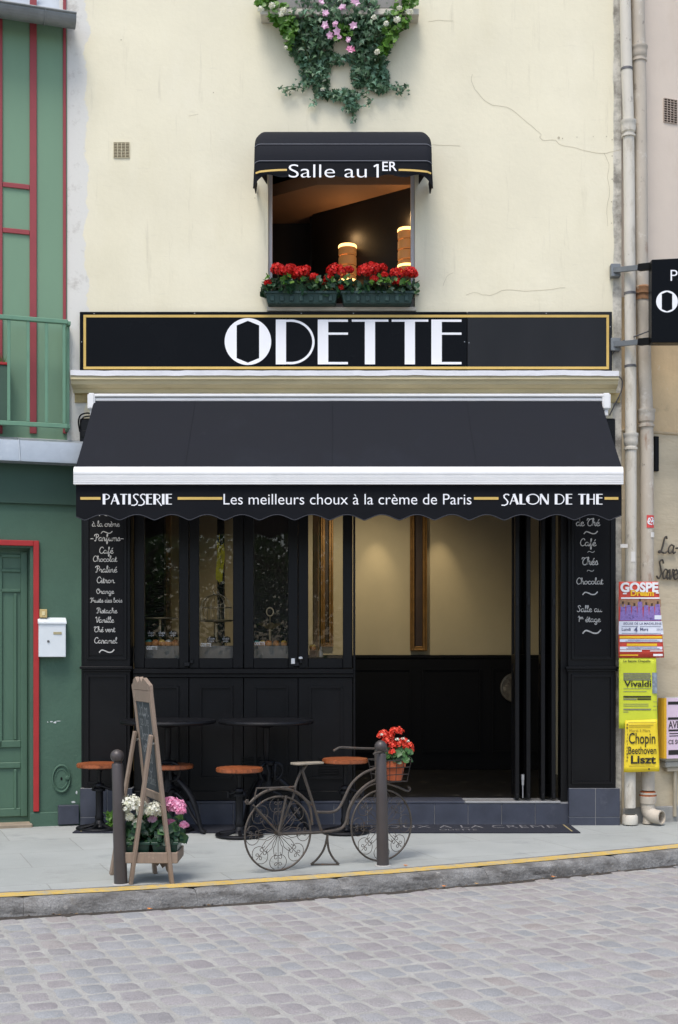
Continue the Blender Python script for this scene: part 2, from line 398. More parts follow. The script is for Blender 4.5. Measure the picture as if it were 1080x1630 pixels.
m_white = M('white enamel', (228, 228, 226), .35, .04, 6)
m_letter = M('white lettering', (236, 236, 238), .5, .02)
m_chalk = M('chalk lettering', (196, 194, 188), .8, .22, 40)
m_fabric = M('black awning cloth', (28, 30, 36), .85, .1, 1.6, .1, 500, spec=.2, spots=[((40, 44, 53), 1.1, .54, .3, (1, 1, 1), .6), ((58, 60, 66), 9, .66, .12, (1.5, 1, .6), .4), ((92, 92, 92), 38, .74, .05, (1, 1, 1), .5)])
m_slate = M('slate tile', (62, 66, 78), .42, .16, 7, .06, 60, spots=[((96, 98, 106), 5, .6, .2, (1, 1, 1), .6)])
m_grout = M('tile grout', (150, 150, 150), .9, .15, 20)
m_glass = glass()
m_iron = M('black cast iron', (15, 15, 18), .45, .25, 12, .2, 150, metal=.1, spec=.3)
m_rust = M('brown weathered iron', (88, 81, 74), .6, .25, 18, .2, 200, metal=.45, spots=[((120, 80, 52), 30, .58, .15)])
m_bollard = M('grey-brown bollard paint', (72, 66, 64), .42, .08, 8, .05, 150, metal=.15, spots=[((110, 104, 98), 25, .68, .1, (1, 1, .4))])
m_wood = M('orange varnished wood', (146, 80, 44), .4, .5, 9, .05, 60, stretch=(1.5, 9, 1), spots=[((84, 44, 26), 8, .55, .14, (2, 14, 1), .75)])
m_boardwood = M('grey-brown painted wood', (138, 120, 104), .7, .15, 10, .15, 80, stretch=(4, 4, .6), spots=[((168, 152, 136), 14, .62, .15)])
m_leafd = leafmat('dark geranium leaf', [(24, 52, 34), (38, 72, 44), (50, 88, 54), (30, 60, 40), (72, 112, 62)], trans=.15)
m_leafl = leafmat('light geranium leaf', [(72, 118, 38), (98, 144, 50), (58, 98, 38), (122, 162, 70)], trans=.3)
m_ivy = leafmat('ivy leaf', [(38, 66, 44), (62, 96, 64), (84, 118, 82), (44, 74, 48), (118, 150, 112), (70, 106, 68)])
m_ivyp = leafmat('pale ivy leaf', [(104, 146, 116), (126, 166, 136), (82, 120, 92)])
m_stem = M('green stem', (74, 92, 50), .7, .2, 20)
m_potgreen = M('dark green plastic', (28, 58, 52), .5, .12, 8)

# ------------------------------------------------------------------ GROUND
def kerb_d(x):
    xc = max(-3.2, min(4.0, x)); d = 9.02+.405*xc+.03065*xc*xc
    return d+(x-xc)*(.405+.0613*xc)
def kerb_frame(x):
    s = .405+.0613*max(-3.2, min(4.0, x)); n = math.hypot(1, s)
    return Vector((1/n, s/n, 0)), Vector((s/n, -1/n, 0))      # along, outward (to the road)
def KP(x, off, z):
    t, o = kerb_frame(x); return Vector((x, kerb_d(x)-12, z)) + o*off
mb = MB(); mb.face([(-60, -70, -.1072), (60, -70, -.1072), (60, 40, -.1072), (-60, 40, -.1072)])
m_mortar = M('sandy joint', (158, 156, 150), .95, .14, 6, .8, 45, fine=.2, spots=[((112, 114, 106), 1.8, .55, .2, (1, 1, 1), .6), ((140, 134, 122), 9, .6, .15, (1, 1, 1), .6)])
structure('road', mb, m_mortar, smooth=False)
# setts: real worn stones, courses running across the street
mb = MB(); bm = mb.bm
t0, o0 = kerb_frame(.3); base = KP(.3, 0, 0); base.z = 0
i = -52; rs = random.Random(3)
u = -8.0
while u < 8.5:
    w = rs.uniform(.125, .17); v = -1.2
    while (lambda q: q.y > kerb_d(q.x)-12-.13)(base+t0*(u+w/2)+o0*v): v += .02
    v += rs.uniform(-.02, .03)-.07
    while v < 6.2:
        l = rs.uniform(.14, .24)
        c = base+t0*(u+w/2+.012*math.sin(v*1.3+u))+o0*(v+l/2)
        if c.y < kerb_d(c.x)-12-.10 and c.y > -12.6 and abs(c.x) < 5.6:
            ww, ll = w/2-.0025-rs.random()*.004, l/2-.0025-rs.random()*.005; hz = rs.uniform(-.0025, .0015); tl = (rs.uniform(-.014, .014), rs.uniform(-.014, .014)); ro = rs.uniform(-.07, .07)
            ca, sa = math.cos(ro), math.sin(ro); n = 6; g = []
            sk = [rs.uniform(-.09, .09) for _ in range(4)]
            for a in range(n):
                row = []
                for b_ in range(n):
                    p, q = -1+2*a/(n-1), -1+2*b_/(n-1)
                    rr = max(abs(p), abs(q)); e = 9
                    rad = (abs(p)**e+abs(q)**e)**(1/e) or 1
                    k = rr/rad if rad else 1
                    x_, y_ = p*k*(1+sk[0]*q), q*k*(1+sk[1]*p)
                    jx = noise.noise(Vector((c.x*7+x_*2, c.y*7+y_*2, 1)))*.09
                    h = -.0990+hz - .0085*(rr**14) - .0028*rr*rr + tl[0]*x_*ww + tl[1]*y_*ll + .003*noise.noise(Vector((c.x*9+x_*1.5, c.y*9+y_*1.5, 5)))
                    lx, ly = (x_*(1+jx))*ww, (y_*(1+jx))*ll
                    P = c+t0*(lx*ca-ly*sa)+o0*(lx*sa+ly*ca)
                    row.append(bm.verts.new((P.x, P.y, h)))
                g.append(row)
            for a in range(n-1):
                for b_ in range(n-1): bm.faces.new([g[a][b_], g[a+1][b_], g[a+1][b_+1], g[a][b_+1]])
        v += l
    u += w
sc_ = [lin(c) for c in [(140, 134, 133), (127, 120, 121), (148, 143, 141), (136, 143, 145), (122, 127, 129), (150, 148, 145), (132, 123, 121), (144, 150, 151), (129, 123, 123), (153, 149, 144), (138, 127, 118), (117, 115, 115)]]
m_sett = M('granite sett', (152, 149, 148), .75, .2, 7, .5, 90, island=.2, island2=sc_, fine=.2, spots=[((158, 155, 149), 12, .58, .12, (1, 1, 1), .6), ((108, 103, 101), 5, .60, .2, (1, 1, 1), .5), ((156, 153, 147), 1.6, .58, .2, (1, 1, 1), .4)])
structure('cobblestones', mb, m_sett)

# pavement sheet of big worn slabs
mb = MB(); xs = [i*.25 for i in range(-40, 41)]
for a, b_ in zip(xs, xs[1:]):
    mb.face([KP(a, -.27, 0), KP(b_, -.27, 0), (b_, 6.5, 0), (a, 6.5, 0)])
m_pave = M('pavement slab', (164, 167, 163), .8, .1, 1.4, .25, 130, fine=.08, spots=[((142, 146, 144), 2.6, .56, .16, (1, 1, 1), .7), ((184, 186, 182), 6, .62, .14, (1, 1, 1), .5), ((118, 118, 114), 16, .66, .06, (1, 1, 1), .6), ((134, 134, 130), .9, .55, .12, (1, 1, 1), .5)])
N = m_pave.node_tree.nodes; L = m_pave.node_tree.links; b = N['Principled BSDF']; src = b.inputs['Base Color'].links[0].from_socket
tc = N.new('ShaderNodeTexCoord'); mp = N.new('ShaderNodeMapping'); mp.inputs['Rotation'].default_value = (0, 0, R(-21)); L.new(tc.outputs['Object'], mp.inputs[0])
dn = N.new('ShaderNodeTexNoise'); dn.inputs['Scale'].default_value = 5; L.new(mp.outputs[0], dn.inputs[0])
va = N.new('ShaderNodeVectorMath'); va.operation = 'MULTIPLY_ADD'; va.inputs[1].default_value = (.02, .02, 0); L.new(dn.outputs[1], va.inputs[0]); L.new(mp.outputs[0], va.inputs[2])
br = N.new('ShaderNodeTexBrick'); br.inputs['Scale'].default_value = 1; br.inputs['Brick Width'].default_value = 1.25; br.inputs['Row Height'].default_value = .72
br.inputs['Mortar Size'].default_value = .006; br.inputs['Mortar Smooth'].default_value = .3; br.offset = .4
br.inputs['Color1'].default_value = (1, 1, 1, 1); br.inputs['Color2'].default_value = (.88, .89, .89, 1); br.inputs['Mortar'].default_value = (.66, .65, .62, 1)
L.new(va.outputs[0], br.inputs[0])
ml = N.new('ShaderNodeMix'); ml.data_type = 'RGBA'; ml.blend_type = 'MULTIPLY'; ml.inputs[0].default_value = .75
L.new(src, ml.inputs[6]); L.new(br.outputs[0], ml.inputs[7]); L.new(ml.outputs[2], b.inputs['Base Color'])
structure('pavement', mb, m_pave, smooth=False)
# kerb stones
mb = MB(); x = -7.0; rk = random.Random(5)
while x < 8:
    ln = rk.uniform(.85, 1.2); x2 = x+ln; n = 16
    prof = [(-.30, -.16), (-.30, .003), (-.045, .004), (-.018, -.002), (-.002, -.018), (.012, -.06), (.02, -.16)]
    rings = []
    for k in range(n+1):
        xx = x+.001+(ln-.002)*k/n
        ring = []
        for (o, z) in prof:
            wob = .016*noise.noise(Vector((xx*4, z*20, 3)))+.010*noise.noise(Vector((xx*15, z*45, 9)))
            chip = (.012+.012*rk.random()) if (k in (0, n) and z > -.05 and o > -.1) else 0
            ring.append(mb.bm.verts.new(KP(xx, o+(wob if o > -.2 else 0)-chip, z-chip*.6+(.002*noise.noise(Vector((xx*6, o*9, 1))) if o > -.25 else 0))))
        rings.append(ring)
    for A, B in zip(rings, rings[1:]):
        for j in range(len(prof)-1): mb.bm.faces.new([A[j], A[j+1], B[j+1], B[j]])
    mb.bm.faces.new(rings[0]); mb.bm.faces.new(rings[-1][::-1])
    x = x2
m_kerb = M('granite kerb', (132, 131, 128), .85, .22, 9, .9, 55, fine=.3, spots=[((78, 75, 71), 3, .44, .2, (1, 1, 3), .85), ((60, 56, 52), 7, .56, .12, (.6, 1, 2.5), .8), ((110, 104, 92), 12, .6, .1, (1, 1, 1), .6), ((172, 168, 160), 8, .63, .12)])
structure('kerb', mb, m_kerb)
mb = MB()
for k in range(-60, 64):
    a, b_ = k*.1, k*.1+.1
    mb.face([KP(a, -.235, .0085), KP(b_, -.235, .0085), KP(b_, -.085-.012*noise.noise(Vector((b_*3, 0, 0)))-.012*noise.noise(Vector((b_*11, 0, 0))), .0085), KP(a, -.085-.012*noise.noise(Vector((a*3, 0, 0)))-.012*noise.noise(Vector((a*11, 0, 0))), .0085)])
m_yel = M('worn yellow road paint', (200, 168, 86), .8, .12, 5, .2, 90, fine=.1, spots=[((166, 158, 132), 7, .47, .16, (1, 1, 1), .85), ((150, 149, 144), 26, .54, .08, (1, 1, 1), .85)])
structure('yellow_kerb_line', mb, m_yel, smooth=False)
mb = MB()
for k in range(-60, 70):                                   # damp dirt in the gutter
    a, b_ = k*.1, k*.1+.1
    wa = .07+.07*noise.noise(Vector((a*2, 4, 0)))+.04*noise.noise(Vector((a*7, 4, 0))); wb = .07+.07*noise.noise(Vector((b_*2, 4, 0)))+.04*noise.noise(Vector((b_*7, 4, 0)))
    mb.face([KP(a, .0, -.1055), KP(b_, .0, -.1055), KP(b_, .02+wb, -.1066), KP(a, .02+wa, -.1066)])
structure('gutter_dirt', mb, M('gutter dirt', (62, 56, 49), .95, .3, 14, .6, 80, fine=.25), smooth=False)

# ------------------------------------------------------------------ CREAM BUILDING
CB = thing('cream_building', 'cream rendered house in the middle with black pastry shop front below', 'building', (0, 0, 0))
SX0, SX1, SZ1 = X(128), X(979), 3.80
WX0, WX1, WZ0, WZ1 = X(427), X(661), Z(490), 6.36
mb = MB()
xl, xr, zt, th = -2.62, X(990), 9.6, .3
for (a, b_, c, d) in [(xl, SX0, -.1, SZ1), (SX1, xr, -.1, SZ1), (xl, WX0, SZ1, zt), (WX1, xr, SZ1, zt), (WX0, WX1, SZ1, WZ0), (WX0, WX1, WZ1, zt)]:
    mb.box(a, b_, 0, th, c, d)
part('wall', mb, m_cream, CB, smooth=False)
# roof slab + back keeps the interior dark and the house solid
mb = MB(); mb.box(xl, xr, 6.0, 6.2, 0, zt); mb.box(xl, xl+.15, th, 6.0, 0, zt); mb.box(xr-.15, xr, th, 6.0, 0, zt); mb.box(xl, xr, th, 6.0, zt-.15, zt)
part('rear_wall', mb, m_cream, CB, smooth=False)
# cracks
mb = MB()
for path in [[(752,118),(751,128),(757,142),(768,156),(778,164),(790,168),(806,170),(818,176),(832,188),(846,200),(858,210),(862,214),(860,219),(868,223),(885,223),(892,230),(912,234),(930,239),(950,243),(962,244),(976,241),(992,238)],
             [(962,244),(970,262),(968,283),(971,305),(967,330),(968,360)], [(742,470),(755,465),(775,470),(790,467),(806,461),(835,463),(868,461),(900,457)],
             [(688,230),(708,231),(733,232)], [(683,34),(700,32),(722,33)], [(706,455),(712,440),(722,434)], [(300,184),(316,181)]]:
    pts = [(X(p[0]), Z(p[1])) for p in path]; pts = spline(pts, 3)
    pts = [(p[0]+.006*noise.noise(Vector((p[0]*30, p[1]*30, 2))), p[1]+.008*noise.noise(Vector((p[0]*30, p[1]*30, 7)))) for p in pts]
    mb.ribbon(pts, .003, lambda u, z: Vector((u, -.002, z)))
for p in [(890,219,.012),(896,220,.006),(919,218,.005),(945,217,.005),(966,217,.006),(975,222,.006),(975,248,.006),(975,285,.006),(974,321,.006),(974,355,.006),(193,63,.007),(340,147,.006),(406,315,.005)]:
    mb.lathe([(0, 0), (p[2], 0)], n=10, mtx=Matrix.Translation((X(p[0]), -.0025, Z(p[1]))) @ Matrix.Rotation(R(90), 4, 'X'))
part('crack', mb, M('crack', (186, 177, 153), .9, .25, 3), CB, smooth=False)
# upper window: surround, sill and the room behind
mb = MB()
mb.box(WX0, WX0+.035, .06, .13, WZ0, WZ1, .004); mb.box(WX1-.035, WX1, .06, .13, WZ0, WZ1, .004); mb.box(WX0+.035, WX1-.035, .06, .13, WZ1-.05, WZ1, .004)
mb.box(WX0+.035, WX1-.035, .06, .13, WZ0, WZ0+.06, .004)
win = part('window_frame', mb, M('pale grey window paint', (196, 196, 200), .5, .06), CB)
mb = MB(); mb.box(WX0-.01, WX1+.01, -.03, .055, WZ0-.035, WZ0+.004, .004); part('sill', mb, M('stone sill', (196, 190, 176), .8, .12, 8, .2), win)
UZ = 6.1
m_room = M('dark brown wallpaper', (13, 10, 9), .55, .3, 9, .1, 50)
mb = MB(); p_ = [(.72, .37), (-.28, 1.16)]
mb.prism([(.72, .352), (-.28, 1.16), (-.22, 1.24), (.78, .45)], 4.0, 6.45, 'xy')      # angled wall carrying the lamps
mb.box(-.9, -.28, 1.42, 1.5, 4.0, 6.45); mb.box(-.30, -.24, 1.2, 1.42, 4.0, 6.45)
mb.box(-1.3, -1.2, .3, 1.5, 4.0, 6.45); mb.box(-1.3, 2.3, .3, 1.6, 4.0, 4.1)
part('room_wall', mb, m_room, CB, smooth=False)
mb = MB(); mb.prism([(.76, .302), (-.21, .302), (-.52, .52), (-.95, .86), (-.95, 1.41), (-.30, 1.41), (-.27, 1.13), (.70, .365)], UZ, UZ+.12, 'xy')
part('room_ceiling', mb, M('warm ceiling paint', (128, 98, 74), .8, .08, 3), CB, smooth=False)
mb = MB(); mb.box(-1.3, 2.3, .302, 1.6, 6.46, 6.56); part('room_upper_ceiling', mb, m_dark, CB, smooth=False)
# cornice with white flashing
mb = MB(); cx0, cx1 = X(113, -.15), X(985, -.15)
cz = lambda y: Z(y, -.15)
prof = [(0.0, Z(595, 0)), (-.165, cz(597)), (-.17, cz(604)), (-.15, cz(606)), (-.14, cz(611)), (-.10, cz(614.5)), (-.06, cz(616)), (-.05, cz(622)), (0.0, Z(626))]
mb.prism(prof, cx0, cx1, 'yz')
cor = part('cornice', mb, M('ochre stone cornice', (196, 184, 148), .85, .14, 3, .25, 50, stretch=(.5, 1, 4), spots=[((146, 130, 96), 5, .58, .16, (.4, 1, 2), .7)]), CB, ang=20)
mb = MB(); n = 80
for k in range(n):
    a = cx0+(cx1-cx0)*k/n; b_ = cx0+(cx1-cx0)*(k+1)/n
    wv = lambda x_: .006*noise.noise(Vector((x_*2.2, 0, 4)))+.004*noise.noise(Vector((x_*9, 0, 4)))
    za, zb = cz(595)+wv(a), cz(595)+wv(b_)
    mb.face([(a, -.178, za-.022), (b_, -.178, zb-.022), (b_, -.178, zb+.026), (a, -.178, za+.026)])
    mb.face([(a, -.178, za+.026), (b_, -.178, zb+.026), (b_, -.0, zb+.05), (a, -.0, za+.05)])
part('flashing', mb, M('white lead flashing', (222, 222, 224), .5, .08, 4, .2, 30), cor)
mb = MB(); mb.box(SX0-.05, SX1+.05, -.014, -.002, Z(641), Z(626)); part('frieze_band', mb, M('stained ochre render', (186, 168, 122), .85, .2, 4, .2, 40, spots=[((150, 130, 88), 3, .5, .2)]), CB, smooth=False)
# black timber shop front --------------------------------------------------
mb = MB(); mb.box(SX0, SX1, -.03, .10, 3.0, Z(667, -.03), .004); mb.box(SX0+.02, SX1-.02, -.045, -.0305, 3.62, 3.68, .004)
part('fascia_board', mb, m_black, CB)
def moulded_panel(mb, x0, x1, z0, z1, Y, w=.022, d=.018):
    """raised moulding round a recessed field"""
    mb.prism([(x0, z1), (x1, z1), (x1-w, z1-w), (x0+w, z1-w)], Y-d, Y+.004); mb.prism([(x0, z0), (x0+w, z0+w), (x1-w, z0+w), (x1, z0)], Y-d, Y+.004)
    mb.prism([(x0, z0+.001), (x0, z1-.001), (x0+w-.001, z1-w-.001), (x0+w-.001, z0+w+.001)], Y-d, Y+.004); mb.prism([(x1, z0+.001), (x1-w+.001, z0+w+.001), (x1-w+.001, z1-w-.001), (x1, z1-.001)], Y-d, Y+.004)
to_f = lambda Y: (lambda u, z: Vector((u, Y, z)))
LEFT = [("à la crème", 147, 191, 838), ("~", 161, 179, 850), ("-Parfums-", 144, 197, 861), ("Café", 159, 181, 881), ("Chocolat", 149, 187, 894), ("Praliné", 152, 187, 911), ("Citron", 155, 183, 928), ("Orange", 154, 182, 945), ("Fruits des bois", 144, 195, 959), ("Pistache", 154, 187, 976), ("Vanille", 152, 182, 991), ("Thé vert", 150, 184, 1006), ("Caramel", 151, 187, 1024), ("~", 158, 182, 1040), ("~", 158, 176, 822)]
RIGHT = [("de Thé", 918, 956, 837), ("~", 930, 952, 851), ("Café", 925, 950, 869), ("~", 936, 947, 880), ("Thés", 927, 953, 899), ("~", 935, 946, 910), ("Chocolat", 919, 961, 930), ("~", 928, 952, 948), ("Salle au", 919, 959, 974), ("1er étage", 921, 957, 990), ("~", 928, 957, 1010)]
for (a, b_, lines, tx0, tx1) in [(133, 207, LEFT, 127, 211), (905, 981, RIGHT, 906, 988)]:
    Y = -.075; x0, x1 = X(a, Y), X(b_, Y); mb = MB()
    if a == 133: mb.box(SX0, x0-.0005, -.04, .12, 0, 3.0)
    mb.box(x0, x1, Y, .12, Z(1255, Y)-.0, 3.0, .004)
    zl = Z(1063, Y)
    mb.box(x0-.028, x1+.028, Y-.045, Y+.02, zl-.012, zl+.012, .004); mb.box(x0-.014, x1+.014, Y-.025, Y+.02, zl-.034, zl-.0125, .003)
    moulded_panel(mb, x0+.03, x1-.03, Z(1050, Y), 2.95, Y-.001); moulded_panel(mb, x0+.03, x1-.03, Z(1248, Y), Z(1074, Y), Y-.001)
    pl = part('pilaster', mb, m_black, CB)
    mb = MB(); mb.box(x0+.055, x1-.055, Y-.008, Y-.002, Z(1047, Y)+.024, 2.93); bd = part('menu_board', mb, M('blackboard paint', (14, 14, 16), .6, .15, 8, spec=.2), pl, smooth=False)
    mb = MB()
    for (s, p0, p1, pb) in lines:
        script(mb, s, X(p0, Y-.01), X(p1, Y-.01), Z(pb, Y-.01), to_f(Y-.011), weight=(.17 if s != '~' else .2), h=.8 if s != '~' else .75, sup=(1, 3) if s == '1er étage' else None)
    part('lettering', mb, m_chalk, pl, smooth=False, fix=False)
    mb = MB(); tz = Z(1255, Y-.02); bx0, bx1 = X(tx0, Y-.02), X(tx1, Y-.02)
    mb.box(bx0+.004, bx1-.004, Y-.014, .12, -.05, tz-.002); part('grout', mb, m_grout, pl, smooth=False)
    mb = MB(); hs = [-.05, .075, tz]; cs = [bx0, (bx0+bx1)/2+.01, bx1]
    for i_ in range(2):
        for j_ in range(2): mb.box(cs[j_]+.003, cs[j_+1]-.003, Y-.02, Y+.19, hs[i_]+.003, hs[i_+1]-.003, .002)
    part('plinth', mb, m_slate, pl)
# step below the shop front
SY = -.03; mb = MB(); sx0, sx1 = X(211, SY), X(906, SY); sz = Z(1276, SY)
mb.box(sx0, sx1, SY+.008, .3, -.05, sz-.006); stp = part('step', mb, m_grout, CB, smooth=False)
mb = MB(); k = 13
for i_ in range(k):
    a = sx0+(sx1-sx0)*i_/k; b_ = sx0+(sx1-sx0)*(i_+1)/k; mb.box(a+.0025, b_-.0025, SY, .02, -.04, sz-.02, .002); 
mb.box(sx0, X(740, SY), SY-.004, .29, sz-.018, sz+.003, .002)
part('tiles', mb, m_slate, stp)
mb = MB(); mb.box(X(741, SY), X(893, SY), SY-.004, .10, sz-.016, sz+.003, .002); part('threshold', mb, M('brushed steel threshold', (176, 176, 176), .4, .1, 9, metal=.6), stp)
FZ = sz     # shop floor height
# window bay: four folding leaves
FY = .02; bx0, bx1 = X(213, FY), X(563, FY)
PANES = [(230, 285), (317, 371), (404, 459), (491, 546)]; LEAF = [213, 301, 388, 475, 562]
mb = MB(); zs = Z(1064, FY)
mb.box(bx0, bx1, FY-.06, FY+.10, zs-.05, zs-.002, .004); mb.box(bx0, bx1, FY-.035, FY+.10, zs-.085, zs-.051, .003)
part('window_rail', mb, m_black, CB)
m_strip = M('black steel latch', (34, 34, 36), .4, .2, metal=.6)
for i_, (p0, p1) in enumerate(PANES):
    a, b_ = X(LEAF[i_], FY)+.003, X(LEAF[i_+1], FY)-.003; g0, g1 = X(p0, FY), X(p1, FY); gz0, gz1 = Z(1048, FY), 2.975
    mb = MB()
    mb.box(a, g0, FY, FY+.05, zs, 3.02, .005); mb.box(g1, b_, FY, FY+.05, zs, 3.02, .005)
    mb.box(g0+.0005, g1-.0005, FY+.001, FY+.05, zs, gz0, .004); mb.box(g0+.0005, g1-.0005, FY+.001, FY+.05, gz1, 3.02, .004)
    wd = part('shop_window', mb, m_black, CB)
    mb = MB(); mb.box(g0-.005, g1+.005, FY+.022, FY+.028, gz0-.005, gz1+.005); part('pane', mb, m_glass, wd, smooth=False)
    if i_ in (0, 1, 2):
        mb = MB(); x0_ = {0: 233, 1: 319, 2: 405}[i_]; text(mb, 'ODETTE', X(x0_, FY), X(x0_+17, FY), Z({0: 1034, 1: 1029, 2: 1027}[i_], FY), to_f(FY+.0205), h=.032, bold=.02)
        part('lettering', mb, m_chalk, wd, smooth=False, fix=False)
    if i_ in (0, 2):
        mb = MB(); lx = X(LEAF[i_+1], FY)
        mb.box(lx-.045, lx+.01, FY-.035, FY-.001, zs+.02, zs+.06, .004); mb.box(lx+.012, lx+.04, FY-.028, FY-.001, zs+.045, zs+.085, .004)
        part('latch', mb, m_strip, wd)
        if i_ == 2:
            mb = MB(); mb.box(X(464, FY), X(470, FY), FY-.05, FY-.036, Z(1057, FY), Z(1048, FY), .003)
            mb.lathe([(0, .018), (.018, .012), (.02, -.004), (0, -.004)], n=14, mtx=Matrix.Translation((X(479, FY), FY-.04, Z(1048, FY)))); part('window_lock', mb, m_white, wd)
    # panelled apron below each leaf
    mb = MB(); mb.box(a, b_, FY-.01, FY+.05, sz+.005, zs-.087, .003)
    q0, q1 = X(p0+1, FY), X(p1, FY); moulded_panel(mb, q0, q1, Z(1240, FY), Z(1092, FY), FY-.01)
    mb.box(a, b_, FY-.03, FY-.0105, sz+.006, Z(1259, FY), .003)
    part('apron_panel', mb, m_black, CB)
    if i_ in (1, 2, 3):
        mb = MB(); c0 = {1: 384, 2: 384, 3: 507}[i_]
        if i_ == 1: pass
        else:
            for k in range(8): mb.box(X(c0, FY), X(c0+32, FY), FY-.026, FY-.012, Z(1206+4.2*k, FY)-.007, Z(1206+4.2*k, FY)+.003, .001)
            part('vent_slats', mb, m_dark, CB)
mb = MB(); mb.box(bx1-.002, X(566, FY), FY-.02, FY+.09, sz, 3.02, .003); part('door_post', mb, m_black, CB)
mb = MB(); mb.box(X(892, FY), X(905, FY), FY-.04, FY+.12, sz, 3.02, .003); part('door_post', mb, m_black, CB)
# folded-back door leaves, stacked against the right post
def leaf(px, ang, depth=.44, t=.04):
    mtx = Matrix.Translation((X(px, FY), FY-.04, 0)) @ Matrix.Rotation(R(ang), 4, 'Z')
    zt_, zm = 3.0, 1.5
    mb = MB()
    mb.box(-t/2, t/2, 0, .085, FZ+.02, zt_, .004, mtx); mb.box(-t/2, t/2, depth-.085, depth, FZ+.02, zt_, .004, mtx)
    mb.box(-t/2+.001, t/2-.001, .085, depth-.085, FZ+.02, FZ+.14, .003, mtx); mb.box(-t/2+.001, t/2-.001, .085, depth-.085, zm, zm+.09, .003, mtx); mb.box(-t/2+.001, t/2-.001, .085, depth-.085, zt_-.06, zt_, .003, mtx)
    lf = part('door_leaf', mb, m_black, CB)
    mb = MB(); mb.box(-.004, .004, .08, depth-.08, zm+.085, zt_-.055, 0, mtx); part('pane', mb, m_glass, lf, smooth=False)
    mb = MB(); mb.box(-.012, .012, .08, depth-.08, FZ+.135, zm+.005, 0, mtx)
    for s in (-1, 1): mb.box(s*.012-.006, s*.012+.006, .12, depth-.12, FZ+.18, zm-.05, .005, mtx)
    part('panel', mb, m_black, lf)
    mb = MB(); mb.box(-.012, .012, -.012, -.0005, FZ+.03, FZ+.07, .003, mtx); mb.box(-.014, .014, -.014, -.0005, 2.05, 2.12, .003, mtx); part('hinge', mb, m_strip, lf)
    return lf, mtx
leaf(823, -3); lf, mt = leaf(841, 4); leaf(864, -6); leaf(881, 5)
mb = MB(); mb.lathe([(0, 0), (.006, 0), (.006, .12), (.013, .12), (.013, .17), (.016, .17), (.016, .22), (0, .22)], n=12, mtx=Matrix.Translation((X(832, FY), FY-.03, FZ+.03)))
part('floor_bolt', mb, M('bright steel', (190, 190, 192), .3, .08, metal=.8), lf)
# interior of the shop
BY = 3.3; mz = 1.54
m_beige = M('beige wall paint', (198, 184, 150), .8, .06, 2, .08, 60)
mb = MB(); mb.box(SX0, SX1, BY, BY+.1, FZ, 3.5); part('interior_wall', mb, m_beige, CB, smooth=False)
mb = MB(); mb.box(SX0+.002, SX1-.002, BY-.03, BY-.001, FZ, mz)
for k in range(6):
    a = SX0+.1+k*.83; moulded_panel(mb, a, a+.7, FZ+.2, mz-.12, BY-.031)
mb.box(SX0+.002, SX1-.002, BY-.05, BY-.0015, mz+.001, mz+.04, .006)
part('wainscot', mb, m_dark, CB)
mb = MB(); mb.box(SX0-.05, SX0, .31, BY, FZ, 3.5); part('interior_wall', mb, m_beige, CB, smooth=False)
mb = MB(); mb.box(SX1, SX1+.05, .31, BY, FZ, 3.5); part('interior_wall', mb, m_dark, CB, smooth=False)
mb = MB(); mb.box(SX0, SX1, .101, BY, 3.42, 3.5); part('shop_ceiling', mb, M('shop ceiling', (120, 100, 74), .8, .05), CB, smooth=False)
# floor of dark and pale tiles
mb = MB(); mb.box(SX0, SX1, .31, BY, FZ-.05, FZ-.004); mb.box(SX0, X(566, .3), .102, .309, FZ-.05, FZ-.004)
fl = part('shop_floor', mb, M('black floor tile', (24, 24, 26), .4, .15, 5), CB, smooth=False)
mb = MB()
for r_ in range(7):
    for c_ in range(14):
        cx_, cy_ = SX0+.2+c_*.42+(r_ % 2)*.21, .5+r_*.42
        if cx_ < SX1-.1 and cy_ < BY-.1:
            s = .06; mb.face([(cx_-s, cy_, FZ-.0005), (cx_, cy_-s, FZ-.0005), (cx_+s, cy_, FZ-.0005), (cx_, cy_+s, FZ-.0005)])
part('pale_inlays', mb, M('pale floor tile', (64, 62, 58), .5, .1), fl, smooth=False)
# cabinet column and dark screen seen through the panes
mb = MB(); mb.box(X(214, 1.4), X(262, 1.4), 1.4, 1.5, FZ, 3.3); mb.box(X(384, 1.3), X(480, 1.3), 1.3, 1.45, FZ, 3.3); mb.box(X(346, 1.6), X(357, 1.6), 1.6, 1.7, FZ, 3.3)
part('interior_screen', mb, M('dark brown timber', (38, 30, 25), .5, .3, 5, stretch=(4, 4, .5)), CB, smooth=False)
mb = MB(); mb.box(X(262, 1.5), X(272, 1.5), 1.5, 1.6, FZ, 3.3, .01); mb.box(X(498, 1.5), X(508, 1.5), 1.5, 1.6, FZ, 3.3, .01)
part('interior_post', mb, M('gilded timber', (128, 96, 54), .5, .2, 6), CB)

# ------------------------------------------------------------------ shop sign
SG = thing('shop_sign', 'long black fascia board with gold border and big white deco letters', 'sign', (0, -.03, Z(544)))
Y = -.05
mb = MB(); mb.box(X(127, Y), X(744, Y), Y, -.001, Z(592, Y), Z(496, Y), .003)
m_sign = M('gloss black panel', (10, 11, 14), .25, .2, 1.5, .04, 3, spec=.1)
part('board', mb, m_sign, SG)
mb = MB(); mb.box(X(744.6, Y), X(975, Y), Y-.001, -.001, Z(592, Y), Z(496, Y), .003); part('board', mb, M('satin black painted sheen', (24, 24, 26), .4, .35, 1.6, .05, 3, spec=.3, stretch=(1, 1, .3)), SG)  # paler base and upright streaks put reflected light into the colour
mb = MB(); gy = Y-.003
for (a, b_, c, d) in [(133, 970, 501, 505), (133, 970, 583.5, 587.5), (133, 137, 505.2, 583.3), (966, 970, 505.2, 583.3)]:
    mb.box(X(a, gy), X(b_, gy), gy-.002, gy+.001, Z(d, gy), Z(c, gy))
